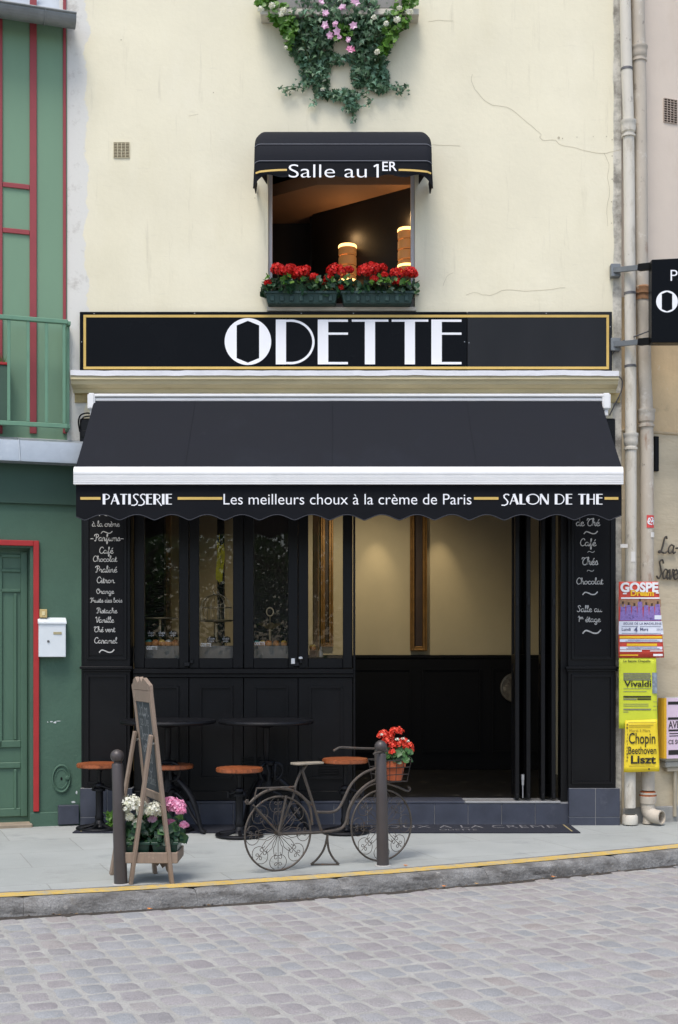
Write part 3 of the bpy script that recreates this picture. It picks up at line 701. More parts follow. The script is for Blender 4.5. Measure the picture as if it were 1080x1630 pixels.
part('gold_border', mb, m_gold, SG, smooth=False)
mb = MB(); zx = lambda q: X(320+q/2.4545, gy); zz = lambda q: Z(480+q/2.4545, gy)
bx = lambda a, b_, c, d: mb.box(zx(a), zx(b_), gy-.003, gy+.001, zz(d), zz(c))
# O: ring between a circle and a hexagonal counter
hexa = [(140, 93), (184, 75), (228, 93), (228, 221), (184, 239), (140, 221)]
OX, OY = 184, 156
def hexray(a):
    d = (math.cos(a), math.sin(a)); best = 1e9
    for p, q in zip(hexa, hexa[1:]+hexa[:1]):
        px_, py_ = p[0]-OX, p[1]-OY; ex, ey = q[0]-p[0], q[1]-p[1]; den = d[0]*ey-d[1]*ex
        if abs(den) > 1e-9:
            t = (px_*ey-py_*ex)/den; s = (px_*d[1]-py_*d[0])/den
            if t > 0 and -1e-6 <= s <= 1+1e-6: best = min(best, t)
    return best
def letter_o(mb, f):
    angs = sorted([2*math.pi*i/96 for i in range(96)]+[math.atan2(p[1]-OY, p[0]-OX) % (2*math.pi) for p in hexa]); O1, O2 = [], []
    for a in angs:
        t = hexray(a); O1.append((OX+91*math.cos(a), OY+91.5*math.sin(a))); O2.append((OX+t*math.cos(a), OY+t*math.sin(a)))
    for k in range(len(angs)):
        j = (k+1) % len(angs); mb.face([f(p[0], p[1]) for p in (O1[k], O1[j], O2[j], O2[k])])
letter_o(mb, lambda u, v: (zx(u), gy-.003, zz(v))); part('letter', mb, m_letter, SG, smooth=False, fix=False); mb = MB()
bx(293, 333, 70, 245)
Dp = [(333.2, 75)]+[(352+88*math.sin(R(a)), 157.5-83*math.cos(R(a))) for a in range(0, 181, 6)]+[(333.2, 240)]
mb.ribbon(Dp, 9, lambda u, z: Vector((zx(u), gy-.003, zz(z)))); part('letter', mb, m_letter, SG, smooth=False, fix=False); mb = MB()
for s in (457, 901):
    bx(s, s+41, 70, 245); bx(s+41.2, s+118, 70, 79); bx(s+41.2, s+118, 121, 129.5); bx(s+41.2, s+118, 236, 245); part('letter', mb, m_letter, SG, smooth=False, fix=False); mb = MB()
for s in (590, 746): bx(s, s+143, 70, 78.5); bx(s+51, s+91, 78.7, 245); part('letter', mb, m_letter, SG, smooth=False, fix=False); mb = MB()
mb = MB()
for p in [(150, 499), (310, 498.5), (563, 498.5), (480, 498.5), (870, 498.5), (740, 544), (747, 545.5), (130, 544), (972, 520)]:
    mb.lathe([(.006, 0), (.005, .002), (0, .0025)], n=10, mtx=Matrix.Translation((X(p[0], Y), Y-.0015, Z(p[1], Y))) @ Matrix.Rotation(R(90), 4, 'X'))
part('screws', mb, M('sign screw', (150, 150, 150), .4, .1, metal=.7), SG)

# ------------------------------------------------------------------ big awning
AW = thing('large_awning', 'wide black cloth awning pulled out over the shop front with white front rail', 'awning', (0, -.1, 3.9))
mb = MB(); a, b_ = X(140, -.14), X(972, -.14)
mb.box(a+.06, b_-.06, -.16, -.016, Z(632, -.14), Z(627, -.14), .006); mb.box(a+.06, b_-.06, -.145, -.02, Z(638.5, -.14), Z(632.6, -.14), .006)
part('cassette', mb, m_white, AW)
for (s, e) in ((X(140, -.14), X(152, -.14)), (X(959, -.14), X(972, -.14))):
    mb = MB()
    mb.box(s, e, -.17, -.016, Z(652, -.14), Z(626, -.14), .012, None, 2); mb.box(s+.02, e-.02, -.15, -.02, Z(662, -.14), Z(652.5, -.14), .006)
    part('end_bracket', mb, m_white, AW)
AY = -.82; n = 60; mb = MB(); k2 = 14; rows = []
for j in range(k2+1):
    t = j/k2; yy = -.13+(AY+.13)*t; row = []
    z0_, z1_ = Z(637, -.13), Z(745, AY)
    xa = X(150, -.13)*(1-t)+X(120, AY)*t; xb = X(957, -.13)*(1-t)+X(991, AY)*t
    for i_ in range(n+1):
        s = i_/n; sag = -.012*math.sin(math.pi*t)+.005*noise.noise(Vector((s*7, t*2, 3)))+.002*noise.noise(Vector((s*26, t*5, 3)))
        row.append(mb.bm.verts.new((xa+(xb-xa)*s, yy, z0_+(z1_-z0_)*t+sag)))
    rows.append(row)
for A, B in zip(rows, rows[1:]):
    for i_ in range(n): mb.bm.faces.new([A[i_], A[i_+1], B[i_+1], B[i_]])
clo = part('cloth', mb, m_fabric, AW)
for s_ in (.2, .47, .735):
    mb = MB(); mb.tube([(a_*(1-s_)+b2*s_, y_-.002, z_+.0035) for (a_, b2, y_, z_) in [(X(150, -.13)*(1-t)+X(120, AY)*t, X(957, -.13)*(1-t)+X(991, AY)*t, -.13+(AY+.13)*t, Z(637, -.13)+(Z(745, AY)-Z(637, -.13))*t-.012*math.sin(math.pi*t)) for t in [k/14 for k in range(15)]]], .001, 5); part('seam', mb, m_fabric, clo)
mb = MB(); z0_, z1_ = Z(771, AY-.03), Z(742, AY-.03); a, b_ = X(117, AY-.03), X(993, AY-.03)
prof = [(AY+.03, z0_)]
for k in range(5):
    zz0 = z0_+(z1_-z0_)*.5*k/5; zz1 = z0_+(z1_-z0_)*.5*(k+.8)/5
    prof += [(AY-.035, zz0+.001), (AY-.035, zz1), (AY-.030, zz1+.0015)]
prof += [(AY-.036, z0_+(z1_-z0_)*.55), (AY-.034, z1_-.05), (AY-.02, z1_-.012), (AY+.0, z1_), (AY+.03, z1_)]
mb.prism(prof, a, b_, 'yz'); fr = part('front_rail', mb, m_white, AW, ang=50)
mb = MB(); va0, va1 = X(121, AY), X(990, AY); n = 320; top = z0_+.012
def vz(x_):
    ph = (x_-va0)/(va1-va0)*15.6+.25
    return Z(828, AY)+.048*(abs(math.cos(math.pi*ph))**1.3 if True else 0)
for i_ in range(n):
    p = va0+(va1-va0)*i_/n; q = va0+(va1-va0)*(i_+1)/n
    wv = lambda x_, z: AY+.006*math.sin((x_-va0)/(va1-va0)*15.6*math.pi*.5+1)*max(0, (Z(812, AY)-z))/.1
    zs_ = [[top, Z(812, AY), vz(p)], [top, Z(812, AY), vz(q)]]
    for k in range(2):
        mb.face([(p, wv(p, zs_[0][k]), zs_[0][k]), (q, wv(q, zs_[1][k]), zs_[1][k]), (q, wv(q, zs_[1][k+1]), zs_[1][k+1]), (p, wv(p, zs_[0][k+1]), zs_[0][k+1])])
bmesh.ops.remove_doubles(mb.bm, verts=mb.bm.verts[:], dist=.0001)
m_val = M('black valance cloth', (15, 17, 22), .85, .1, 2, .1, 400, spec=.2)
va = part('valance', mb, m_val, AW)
mb = MB(); pts = [(va0+(va1-va0)*i_/n, wv(va0+(va1-va0)*i_/n, vz(va0+(va1-va0)*i_/n))-.001, vz(va0+(va1-va0)*i_/n)) for i_ in range(n+1)]
mb.tube(pts, .004, 6); part('edge_binding', mb, M('grey binding tape', (46, 48, 55), .7, .1), va)
mb = MB(); ty = AY-.004; tw = to_f(ty)
deco(mb, 'PATISSERIE', X(164, ty), X(275, ty), Z(803, ty), .092, tw); part('lettering', mb, m_letter, va, smooth=False, fix=False); mb = MB()
text(mb, 'Les meilleurs choux à la crème de Paris', X(356, ty), X(751, ty), Z(803, ty), tw, bold=-.004, h=.092); part('lettering', mb, m_letter, va, smooth=False, fix=False); mb = MB()
deco(mb, 'SALON DE THE', X(797, ty), X(961, ty), Z(803, ty), .092, tw)
part('lettering', mb, m_letter, va, smooth=False, fix=False)
mb = MB()
for (p, q) in ((128, 160), (283, 354), (755, 794), (963, 985)): mb.box(X(p, ty), X(q, ty), ty-.001, ty+.001, Z(795.4, ty), Z(791.2, ty))
part('gold_lines', mb, m_gold, va, smooth=False)
for s in (-1, 1):
    mb = MB(); x_ = 1.9*s
    mb.tube([(x_, -.1, 3.84), (x_*.62, -.42, 3.5), (x_*1.03, AY+.04, 3.17)], .018, 8); part('folding_arm', mb, m_white, AW)

# ------------------------------------------------------------------ small awning over the upper window
SA = thing('small_awning', 'small black rounded awning over the upper window with white lettering', 'awning', (0, -.05, 6.0))
zr, hh, dd = 6.008, .43, .5; Wb = .800; xc = X(546.5, -.5)
n = 24; k2 = 18; mb = MB(); rows = []
def sa_w(a): return Wb-.09*(max(0, 1-a/R(62)))**2
prof = [R(90*j/k2) for j in range(k2+1)]
def sa_pt(a, s):
    w = sa_w(a); x_ = s*w; e = max(0, abs(s)-.93)/.07
    return (xc+x_, -.004-dd*math.sin(a)+.035*e*e, zr+hh*math.cos(a)-.03*e*e*math.sin(min(a*1.6, R(90)))*(1-math.sin(a))-.012*e*e)
ss = sorted(set([-1+2*i_/n for i_ in range(n+1)]+[-.98, -.96, -.94, .94, .96, .98]))
for a in prof: rows.append([mb.bm.verts.new(sa_pt(a, s)) for s in ss])
for A, B in zip(rows, rows[1:]):
    for i_ in range(len(ss)-1): mb.bm.faces.new([A[i_], A[i_+1], B[i_+1], B[i_]])
for e in (0, -1):                                              # closed cloth sides
    c = mb.bm.verts.new((rows[0][e].co.x, -.004, zr-.02))
    for A, B in zip(rows, rows[1:]):
        vs_ = [c, A[e], B[e]]; mb.bm.faces.new(vs_ if e == 0 else vs_[::-1])
part('cloth', mb, m_fabric, SA, ang=60)
mb = MB()
for a in (R(66), R(89)): mb.tube([Vector(sa_pt(a, s))+Vector((0, -.004, .003)) for s in ss], .0035, 6)
part('piping', mb, M('grey piping', (120, 122, 130), .6, .1), SA)
mb = MB(); n = 120
def sv(s): return .128+.012*math.cos(s*math.pi*6.0)+.075*max(0, (abs(s)-.86)/.14)**1.5
for i_ in range(n):
    s0, s1 = -1+2*i_/n, -1+2*(i_+1)/n
    A, B = Vector(sa_pt(R(90), s0)), Vector(sa_pt(R(90), s1))
    d0 = Vector((s0*.01, -.012, -sv(s0))); d1 = Vector((s1*.01, -.012, -sv(s1)))
    mb.face([A, B, B+d1*.5, A+d0*.5]); mb.face([A+d0*.5, B+d1*.5, B+d1, A+d0])
for s in (-1, 1):                                               # side valances
    A = Vector(sa_pt(R(90), s)); B = Vector((A.x, -.006, A.z)); m_ = 12
    for i_ in range(m_):
        p, q = A.lerp(B, i_/m_), A.lerp(B, (i_+1)/m_); f = lambda t: Vector((s*.01, 0, -(.2-.10*t+.012*math.cos(t*9))))
        mb.face([p, q, q+f((i_+1)/m_), p+f(i_/m_)])
bmesh.ops.remove_doubles(mb.bm, verts=mb.bm.verts[:], dist=.0001)
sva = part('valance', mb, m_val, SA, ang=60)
mb = MB(); ty = -.522; tw = lambda u, z: Vector((u, ty-.012*(zr-z)/.13, z))
text(mb, 'Salle au', X(460, ty), X(584, ty), Z(283, ty), tw, bold=-.008, h=.122); mb.ribbon([(X(601.5, ty), Z(283, ty)), (X(601.5, ty), Z(261, ty))], .0185, tw); mb.ribbon([(X(600.2, ty), Z(262.2, ty)), (X(595.5, ty), Z(265.2, ty))], .014, lambda u, z: tw(u, z)+Vector((0, -.0006, 0))); text(mb, 'ER', X(609, ty), X(632, ty), Z(272, ty), tw, bold=.008)
part('lettering', mb, m_letter, sva, smooth=False, fix=False)
mb = MB()
for (p, q, c) in ((407, 457, -1), (635, 687, 1)):
    pts = []
    for i_ in range(9):
        t = i_/8; x_ = X(p+(q-p)*t, ty); e = (1-t) if c < 0 else t
        pts.append((x_, Z(270.5, ty)-.022*e*e))
    mb.ribbon(pts, .018, lambda u, z: Vector((u, ty-.012*(zr-z)/.13+.04*max(0, (abs(u-xc)/Wb-.93)/.07)**2, z)))
part('gold_lines', mb, m_gold, sva, smooth=False, fix=False)

# ------------------------------------------------------------------ GREEN BUILDING (left)
GB = thing('green_building', 'green painted house at the left edge with red trim', 'building', (-2.5, 0, 0))
GL = Plane(X(131), -.04, 18); GU = Plane(X(107), -.0, 18)
m_green = M('dark green render', (70, 99, 82), .75, .12, 2.2, .3, 30, fine=.04, spots=[((86, 118, 96), 1.4, .55, .2, (1, 1, .5), .5), ((52, 82, 66), 3, .62, .2, (1, 1, .6), .5)])
m_sage = M('sage green boards', (118, 150, 122), .7, .05, 1.8, .05, 60, stretch=(1, 1, .4))
m_gdoor = M('green door paint', (74, 104, 84), .5, .1, 4, .08, 60, stretch=(2, 2, .4), spots=[((58, 84, 68), 7, .64, .12, (2, 2, .4), .6)])
m_red = M('red trim paint', (168, 40, 40), .55, .1, 6)
m_redu = M('faded red trim paint', (150, 62, 66), .6, .08, 6)
def u_at(pl, px): return pl.uz(px, 1000)[0]
du0, du1 = u_at(GL, -60), u_at(GL, 48); dz1 = GL.uz(48, 872)[1]; zl_ = GL.uz(60, 736)[1]
mb = MB(); zb_ = GL.uz(60, 803)[1]
GL.ub(mb, du1, 0, -.1, zl_-.02, -.35, 0); GL.ub(mb, -4.2, du0, -.1, zl_-.02, -.35, 0); GL.ub(mb, du0, du1, dz1, zl_-.02, -.35, 0)
wallg = part('ground_floor_wall', mb, m_green, GB, smooth=False)
mb = MB(); GL.ub(mb, -4.2, -.002, zb_, zl_+.02, .002, .035, .004); part('dark_green_band', mb, M('deep green band', (48, 76, 62), .6, .1, 3), GB)  # band in a deeper green than the wall, below the zinc ledge
mb = MB(); GL.ub(mb, du1, -.004, -.05, .13, .001, .02, .006); part('plinth', mb, m_green, GB)
# red door surround
mb = MB(); ru0, ru1 = u_at(GL, 53), u_at(GL, 62); rz = GL.uz(57, 861)[1]
GL.ub(mb, ru0, ru1, .14, rz, .002, .03, .004); GL.ub(mb, du0-.1, ru0-.001, rz-.05, rz, .002, .029, .004); part('red_door_surround', mb, m_red, GB)
# recessed door
mb = MB(); dr = -.13
GL.ub(mb, du0, du1, .03, dz1, dr-.05, dr)
def gpan(p0, p1): GL.box(mb, p0, p1, dr, dr+.018, .006)
for (p, q) in [((0, 905), (33, 911)), ((0, 937), (33, 943)), ((-2, 880), (4, 1190)), ((33, 878), (44, 1300)), ((-30, 1180), (33, 1190)), ((-30, 1215), (33, 1223)), ((22, 945), (27, 1178)), ((22, 1225), (27, 1290)), ((-10, 1288), (33, 1300)), ((-60, 880), (33, 888))]:
    gpan(p, q)
part('door', mb, m_gdoor, GB)
mb = MB(); GL.ub(mb, du0, du1+.02, -.04, .035, -.12, .06, .01); part('doorstep', mb, M('worn stone step', (150, 136, 116), .85, .2, 6, .3), GB)
# black tile block at the foot
mb = MB(); GL.box(mb, (93, 1283), (126, 1312), .0, .07, .004); part('tile_block', mb, m_slate, GB)
mb = MB()
for (p, w_, h_) in [((82, 1149), 7, 3), ((88, 1150), 6, 4.5), ((93, 1148), 9, 1.6), ((76, 1149.5), 3, 2), ((122, 1262), 4, 7), ((117, 1277), 9, 4)]:
    u0_, z0_ = GL.uz(p[0], p[1], .003); s = 11.9/F
    pts = []
    for k in range(11):
        a = 2*math.pi*k/11; r_ = rnd.uniform(.5, 1); pts.append(GL.to(.003)(u0_+math.cos(a)*w_*.5*s*r_, z0_+math.sin(a)*h_*.5*s*r_))
    mb.face(pts)
part('paint_chips', mb, M('chipped plaster', (206, 212, 210), .9, .1), GB, smooth=False)
# zinc ledge
m_zinc = M('zinc sheet', (168, 176, 182), .5, .14, 3, .1, 20, metal=.5, spots=[((200, 204, 206), 4, .55, .2, (1, 1, 1), .6)])
mb = MB(); zf = GL.uz(60, 735, .2)[1]; zf1 = GL.uz(60, 701, .2)[1]
q = [(-4.2, .2, zf), (.03, .2, zf), (.03, .18, zf1), (-4.2, .18, zf1)]
P3 = lambda u, o, z: GL.mtx @ Vector((u, -o, z))
prof = [(-.3, zf1+.12), (.165, zf1), (.2, zf+.02), (.2, zf), (-.3, zf)]
bmq = MB(); bmq.prism([(-p[0], p[1]) for p in prof], -4.2, .025, 'yz'); bmq.bm.transform(GL.mtx)
lg = part('zinc_ledge', bmq, m_zinc, GB, ang=20)
mb = MB()
for uu in (-.52, -1.15, -1.8): mb.tube([P3(uu-.05, .204, zf+.004), P3(uu-.06, .17, zf1+.002), P3(uu-.06, 0, zf1+.05)], .006, 5)
part('seam', mb, m_zinc, lg)
# upper wall, boards and red strips
mb = MB(); GU.ub(mb, -4.2, 0, zf1-.05, 7.62, -.3, 0); part('upper_wall', mb, m_sage, GB, smooth=False)
mb = MB(); GU.ub(mb, -4.2, -.03, zf1-.04, zf1+.06, .001, .03, .005); part('ledge_stone', mb, M('grey stone ledge', (186, 186, 178), .8, .1, 6), GB)
def strip(pl, x0, x1, y0, y1, off=.018):
    mb = MB(); pl.box(mb, (x0, y0), (x1, y1), .001, off, .003); part('red_strip', mb, m_redu, GB)
strip(GU, 47.5, 58.5, -40, 690); strip(GU, -3, 4, -40, 690); strip(GU, 100.5, 105.5, -40, 690)
def hstrip(x0, x1, yc):
    mb = MB(); u0_ = GU.uz(x0, yc, .016)[0]; u1_ = GU.uz(x1, yc, .016)[0]; z_ = GU.uz((x0+x1)/2, yc, .016)[1]; GU.ub(mb, u0_, u1_, z_-.022, z_+.022, .001, .016, .003); part('red_strip', mb, m_redu, GB)
hstrip(4.5, 47, 295); hstrip(4.5, 47, 367.5)
strip(GU, -62, -54, -40, 690); hstrip(-53, -4, 288)
# roof edge and gutter
GO = .2; ug = GU.uz(120, 30, GO)[0]; zg = GU.uz(100, 25, GO)[1]
mb = MB(); ring = []
for u_ in (-4.2, ug):
    ring.append([GU.mtx @ Vector((u_, -GO+.098*math.cos(R(a)), zg+.098*math.sin(R(a)))) for a in range(180, 361, 15)])
for k in range(len(ring[0])-1): mb.face([ring[0][k], ring[0][k+1], ring[1][k+1], ring[1][k]])
mb.face(ring[1]+[GU.mtx @ Vector((ug, -GO, zg))])
mb.tube([GU.mtx @ Vector((u_, -GO-.098, zg)) for u_ in (-4.2, ug)], .012, 8)
for u_ in (ug-.28, ug-1.0): mb.tube([GU.mtx @ Vector((u_, -GO+.101*math.cos(R(a)), zg+.101*math.sin(R(a)))) for a in range(180, 361, 20)], .007, 6)
part('gutter', mb, M('old zinc gutter', (126, 130, 130), .5, .2, 5, .1, 30, metal=.4), GB)
mb = MB(); bmq = MB(); bmq.prism([(-.13, zg-.03), (-.13, zg+.0), (.5, zg+.75), (.5, zg+.72)], -4.2, ug-.02, 'yz'); bmq.bm.transform(GU.mtx)
bmq2 = bmq; part('roof', bmq2, m_zinc, GB)
# balcony railing
BO = .22; rt, rb = GU.uz(60, 509, BO)[1], GU.uz(60, 676, BO)[1]; ue = GU.uz(108, 600, BO)[0]
m_rail = M('green railing paint', (102, 142, 116), .5, .08, 9)
RL = thing('balcony_railing', 'green metal balcony railing across the upper floor of the green house', 'railing', GU.to(BO)(ue, rb))
mb = MB(); GU.ub(mb, -4.2, ue, rt-.02, rt+.02, BO-.025, BO+.02, .005); GU.ub(mb, ue-.005, ue+.03, rt-.018, rt+.018, .0, BO-.026, .004); part('handrail', mb, m_rail, RL)
mb = MB(); GU.ub(mb, -4.2, ue, rb-.02, rb+.02, BO-.015, BO+.015, .004); GU.ub(mb, ue-.005, ue+.025, rb-.018, rb+.018, .0, BO-.016, .004); part('bottom_rail', mb, m_rail, RL)
for k, px in enumerate([14, 45, 74, 102, -17, -48, -79]):
    uu = GU.uz(px, 600, BO)[0]; mb = MB(); GU.ub(mb, uu-.014, uu+.014, rb+.021, rt-.021, BO-.012, BO+.012, .003); part('baluster', mb, m_rail, RL)
for o_ in (.05, .14):
    mb = MB(); GU.ub(mb, ue-.002, ue+.024, rb+.019, rt-.019, o_-.012, o_+.012, .003); part('baluster', mb, m_rail, RL)
mb = MB(); PBz = rb+.025
GU.ub(mb, -1.6, GU.uz(13, 600, .12)[0], PBz, GU.uz(8, 582, .12)[1], .03, .15, .006)
pb = thing('planter_box', 'dark green planter box with red rim behind the balcony railing', 'planter', GU.to(.1)(-.7, PBz)); part('box', mb, M('planter green', (66, 92, 76), .6, .1), pb)
mb = MB(); z_ = GU.uz(8, 582, .12)[1]; GU.ub(mb, -1.61, GU.uz(15, 600, .12)[0], z_, z_+.025, .02, .16, .004); part('rim', mb, m_red, pb)
mb = MB()
for k in range(120):
    u_ = rnd.uniform(-1.55, GU.uz(9, 600, .12)[0]); o_ = rnd.uniform(.05, .13); h_ = rnd.uniform(.06, .16); a = rnd.uniform(-.05, .05)
    mb.face([GU.to(o_)(u_-.006, z_), GU.to(o_)(u_+.006, z_), GU.to(o_+.02)(u_+a, z_+h_)])
part('grass', mb, m_leafl, pb, smooth=False, kind='stuff')
# mailbox, bell plate, round access cover
u0_, z0_ = GL.uz(62, 1046, .09); u1_, z1_ = GL.uz(105, 985, .09)
MBX = thing('mailbox', 'white metal mailbox on the green wall beside the red door surround', 'mailbox', GL.to(0)((u0_+u1_)/2, z0_))
mb = MB(); GL.ub(mb, u0_, u1_, z0_, z1_-.045, .001, .09, .004); part('body', mb, M('white mailbox paint', (222, 228, 230), .4, .04), MBX)
mb = MB(); bmq = MB(); bmq.prism([(-.001, z1_+.012), (-.10, z1_-.036), (-.10, z1_-.048), (-.001, z1_-.044)], u0_-.006, u1_+.006, 'yz'); bmq.bm.transform(GL.mtx); part('lid', bmq, M('white mailbox paint', (222, 228, 230)), MBX)
mb = MB(); ux, zx_ = GL.uz(85, 1008, .094); GL.ub(mb, ux, ux+.075, zx_-.012, zx_+.012, .0902, .094, .001); part('name_plate', mb, M('brass plate', (190, 178, 140), .4, .1, metal=.4), MBX)
mb = MB(); ux, zx_ = GL.uz(77, 1021, .094); mb.lathe([(.011, 0), (.011, .006), (0, .006)], n=14, mtx=GL.mtx @ Matrix.Translation((ux, -.0902, zx_)) @ Matrix.Rotation(R(90), 4, 'X')); part('lock', mb, M('grey lock', (120, 120, 120), .3, .1, metal=.8), MBX)
u0_, z0_ = GL.uz(63, 983, .03); u1_, z1_ = GL.uz(75, 970, .03)
DB = thing('doorbell', 'small beige bell plate on the red door surround', 'doorbell', GL.to(0)(u0_, z0_)); mb = MB(); GL.ub(mb, u0_, u1_, z0_, z1_, .001, .045, .004); part('plate', mb, M('beige plastic', (196, 172, 116), .5, .1), DB)
mb = MB(); GL.ub(mb, u0_+.02, u1_-.02, z0_+.02, z1_-.02, .0452, .05, .002); part('button', mb, M('bell button', (220, 206, 160), .4), DB)
uc, zc = GL.uz(98, 1240, .02); OC = thing('access_cover', 'oval green cast cover set low in the green wall', 'cover', GL.to(0)(uc, zc)); mt = GL.mtx @ Matrix.Translation((uc, 0, zc)) @ Matrix.Rotation(R(90), 4, 'X') @ Matrix.Diagonal((.8, 1.25, 1, 1))
mb = MB(); mb.lathe([(.108, 0), (.108, .014), (.098, .02), (.09, .014), (.088, .006), (.078, .006), (.075, .013), (.066, .013), (.064, .008), (0, .01)], n=36, mtx=mt); part('plate', mb, m_green, OC)
mb = MB(); mb.lathe([(.012, .0), (.012, .0125), (0, .0125)], n=12, mtx=mt); part('keyhole', mb, m_dark, OC)
mb = MB(); mb.lathe([(.022, .0), (.022, .018), (.014, .024), (0, .024)], n=12, mtx=GL.mtx @ Matrix.Translation((uc+.055, 0, zc+.005)) @ Matrix.Rotation(R(90), 4, 'X')); part('boss', mb, m_green, OC)

# ------------------------------------------------------------------ PINK BUILDING (right)
PB = thing('pink_building', 'pinkish beige rendered house at the right edge turned away from the shop', 'building', (2.7, .1, 0))
PR = Plane(X(990), .03, 20)
m_pink = M('pinkish render', (214, 200, 184), .85, .05, 1.6, .12, 60, spots=[((196, 178, 156), 2, .56, .25, (1, 1, .4), .5)])
zm_ = PR.uz(1060, 690)[1]; zm2 = PR.uz(1060, 480)[1]
mb = MB(); PR.ub(mb, 0, 5, zm2, 10, -.3, 0); part('upper_wall', mb, m_pink, PB, smooth=False)
mb = MB(); PR.ub(mb, 0, 5, zm_, zm2-.001, -.3, -.002); part('middle_wall', mb, M('stained beige render', (202, 178, 140), .88, .12, 3, .3, 30, spots=[((140, 124, 104), 2.6, .56, .16, (.7, .7, 1.6), .75), ((216, 200, 172), 7, .62, .1)]), PB, smooth=False)
mb = MB(); PR.ub(mb, 0, 5, -.1, zm_-.001, -.3, .018); part('lower_wall', mb, M('beige ground floor render', (200, 186, 158), .88, .1, 2.4, .35, 26, stretch=(.7, .7, 2), spots=[((168, 150, 122), 3, .55, .2, (.6, .6, 2), .6), ((150, 140, 124), 9, .66, .08, (.6, .6, 2.5), .6)]), PB, smooth=False)
mb = MB(); PR.ub(mb, 0, 5, -.08, .15, .019, .045, .012); part('plinth', mb, M('cement plinth', (150, 148, 142), .9, .18, 7, .4), PB)
mb = MB(); PR.ub(mb, .0, 5, zm_-.012, zm_+.012, .0, .03, .005); part('band', mb, M('band stone', (176, 158, 128), .85, .15, 6), PB)
mb = MB(); PR.box(mb, (1043, 694), (1050, 750), .019, .05, .004); part('hinge_post', mb, m_dark, PB)
# metal script letters on the wall
WL = thing('wall_lettering', 'dark metal script letters fixed to the beige right hand wall', 'lettering', PR.to(.03)(.4, 2.3))
mb = MB()
def wscript(body, px0, px1, pyb, zs_):
    u0_, z0_ = PR.uz(px0, pyb, .05); u1_ = PR.uz(px1, pyb, .05)[0]
    strokes = []; x_ = 0
    for ch in body:
        adv, sss = SCRIPT[ch]
        for st in sss: strokes.append([(x_+p[0]+p[1]*.15, p[1]) for p in st])
        x_ += adv*.95
    sc = (u1_-u0_)/x_
    for st in strokes: mb.tube([PR.to(.045)(u0_+p[0]*sc, z0_+p[1]*sc*zs_) for p in spline(st, 4)], .0085, 6)
wscript('La-Cave', 1049, 1126, 880, 1.0); wscript('Saveurs', 1045, 1102, 921, 1.35)
part('letters', mb, M('dark bronze letters', (84, 78, 70), .5, .2, metal=.6), WL)
# ------------------------------------------------------------------ drainpipes
def pipe_path(pts, Y): return [(X(p, Y), Y, Z(q, Y)) for p, q in pts]
m_pipew = M('white painted pipe', (206, 200, 186), .6, .1, 4, .15, 60, stretch=(1, 1, .35), spots=[((160, 150, 130), 6, .54, .14, (1, 1, .35), .7), ((116, 108, 96), 14, .61, .08, (1, 1, .5), .75)])
m_pipeb = M('beige painted pipe', (186, 176, 160), .65, .12, 5, .15, 60, stretch=(1, 1, .35), spots=[((206, 200, 188), 7, .56, .12), ((140, 100, 70), 5, .58, .1, (1, 1, .35), .7), ((110, 102, 92), 15, .62, .08, (1, 1, .6), .7)])
Y1 = -.09
D1 = thing('drainpipe', 'white painted drainpipe nearest the shop front', 'drainpipe', (X(1004, Y1), Y1, 0), 0, 'drainpipes between shop and right house')
path1 = [(995.5, -120), (996, 0), (998, 100), (1001, 200), (1003, 380), (1004.5, 600), (1005, 800), (1004.5, 1000), (1003.5, 1286)]
def pipe(name, th_, path, Y, r, m, collars, rings, hole=None):
    pp = spline(pipe_path(path, Y), 4); mb = MB(); mb.tube(pp, r, 20); part('pipe', mb, m, th_)
    def at(py):
        for (a, b_) in zip(path, path[1:]):
            if a[1] <= py <= b_[1]: t = (py-a[1])/(b_[1]-a[1]); return a[0]+(b_[0]-a[0])*t
        return path[-1][0]
    for (y0, y1, k) in collars:
        mb = MB(); c = (X(at((y0+y1)/2), Y), Y, 0); z0, z1 = Z(y1, Y), Z(y0, Y); h = z1-z0
        mb.lathe([(r*.98, z0), (r*k*.96, z0), (r*k*.96, z0+h*.14), (r*1.02, z0+h*.17), (r*1.02, z0+h*.25), (r*k*.95, z0+h*.32), (r*k, z0+h*.55), (r*k, z0+h*.8), (r*k*1.08, z0+h*.86), (r*k*1.08, z1), (r*.98, z1)], c, 24); part('collar', mb, m, th_)
    for y in rings:
        mb = MB(); c = (X(at(y), Y), Y, Z(y, Y)); mb.lathe([(r*.99, -.012), (r*1.08, -.01), (r*1.08, .01), (r*.99, .012)], c, 24); part('clip', mb, M('dark pipe clip', (110, 108, 108), .5, .2, metal=.5), th_)
pipe('a', D1, path1, Y1, .052, m_pipew, [(192, 218, 1.28), (690, 716, 1.25)], [110, 467, 583])
mb = MB(); mb.lathe([(.0, -.02), (.068, -.02), (.072, -.005), (.072, .055), (.062, .07), (.05, .07)], (X(1003.5, Y1), Y1, .03), 24); part('base_socket', mb, m_pipew, D1)
Y2 = -.03
D2 = thing('drainpipe', 'beige drainpipe with rusty joint ending in an open elbow', 'drainpipe', (X(1030, Y2), Y2, 0), 0, 'drainpipes between shop and right house')
path2 = [(1015.5, -120), (1016, 0), (1018, 90), (1020, 200), (1022, 440), (1025, 500), (1027, 600), (1030, 680), (1030.5, 900), (1032, 1258)]
pipe('b', D2, path2, Y2, .062, m_pipeb, [(74, 98, 1.2), (652, 680, 1.25)], [])
mb = MB(); c = (X(1023.5, Y2), Y2, 0); mb.lathe([(.06, Z(478, Y2)), (.068, Z(478, Y2)), (.066, Z(470, Y2)), (.078, Z(468, Y2)), (.074, Z(462, Y2)), (.08, Z(458, Y2)), (.06, Z(455, Y2))], c, 24)
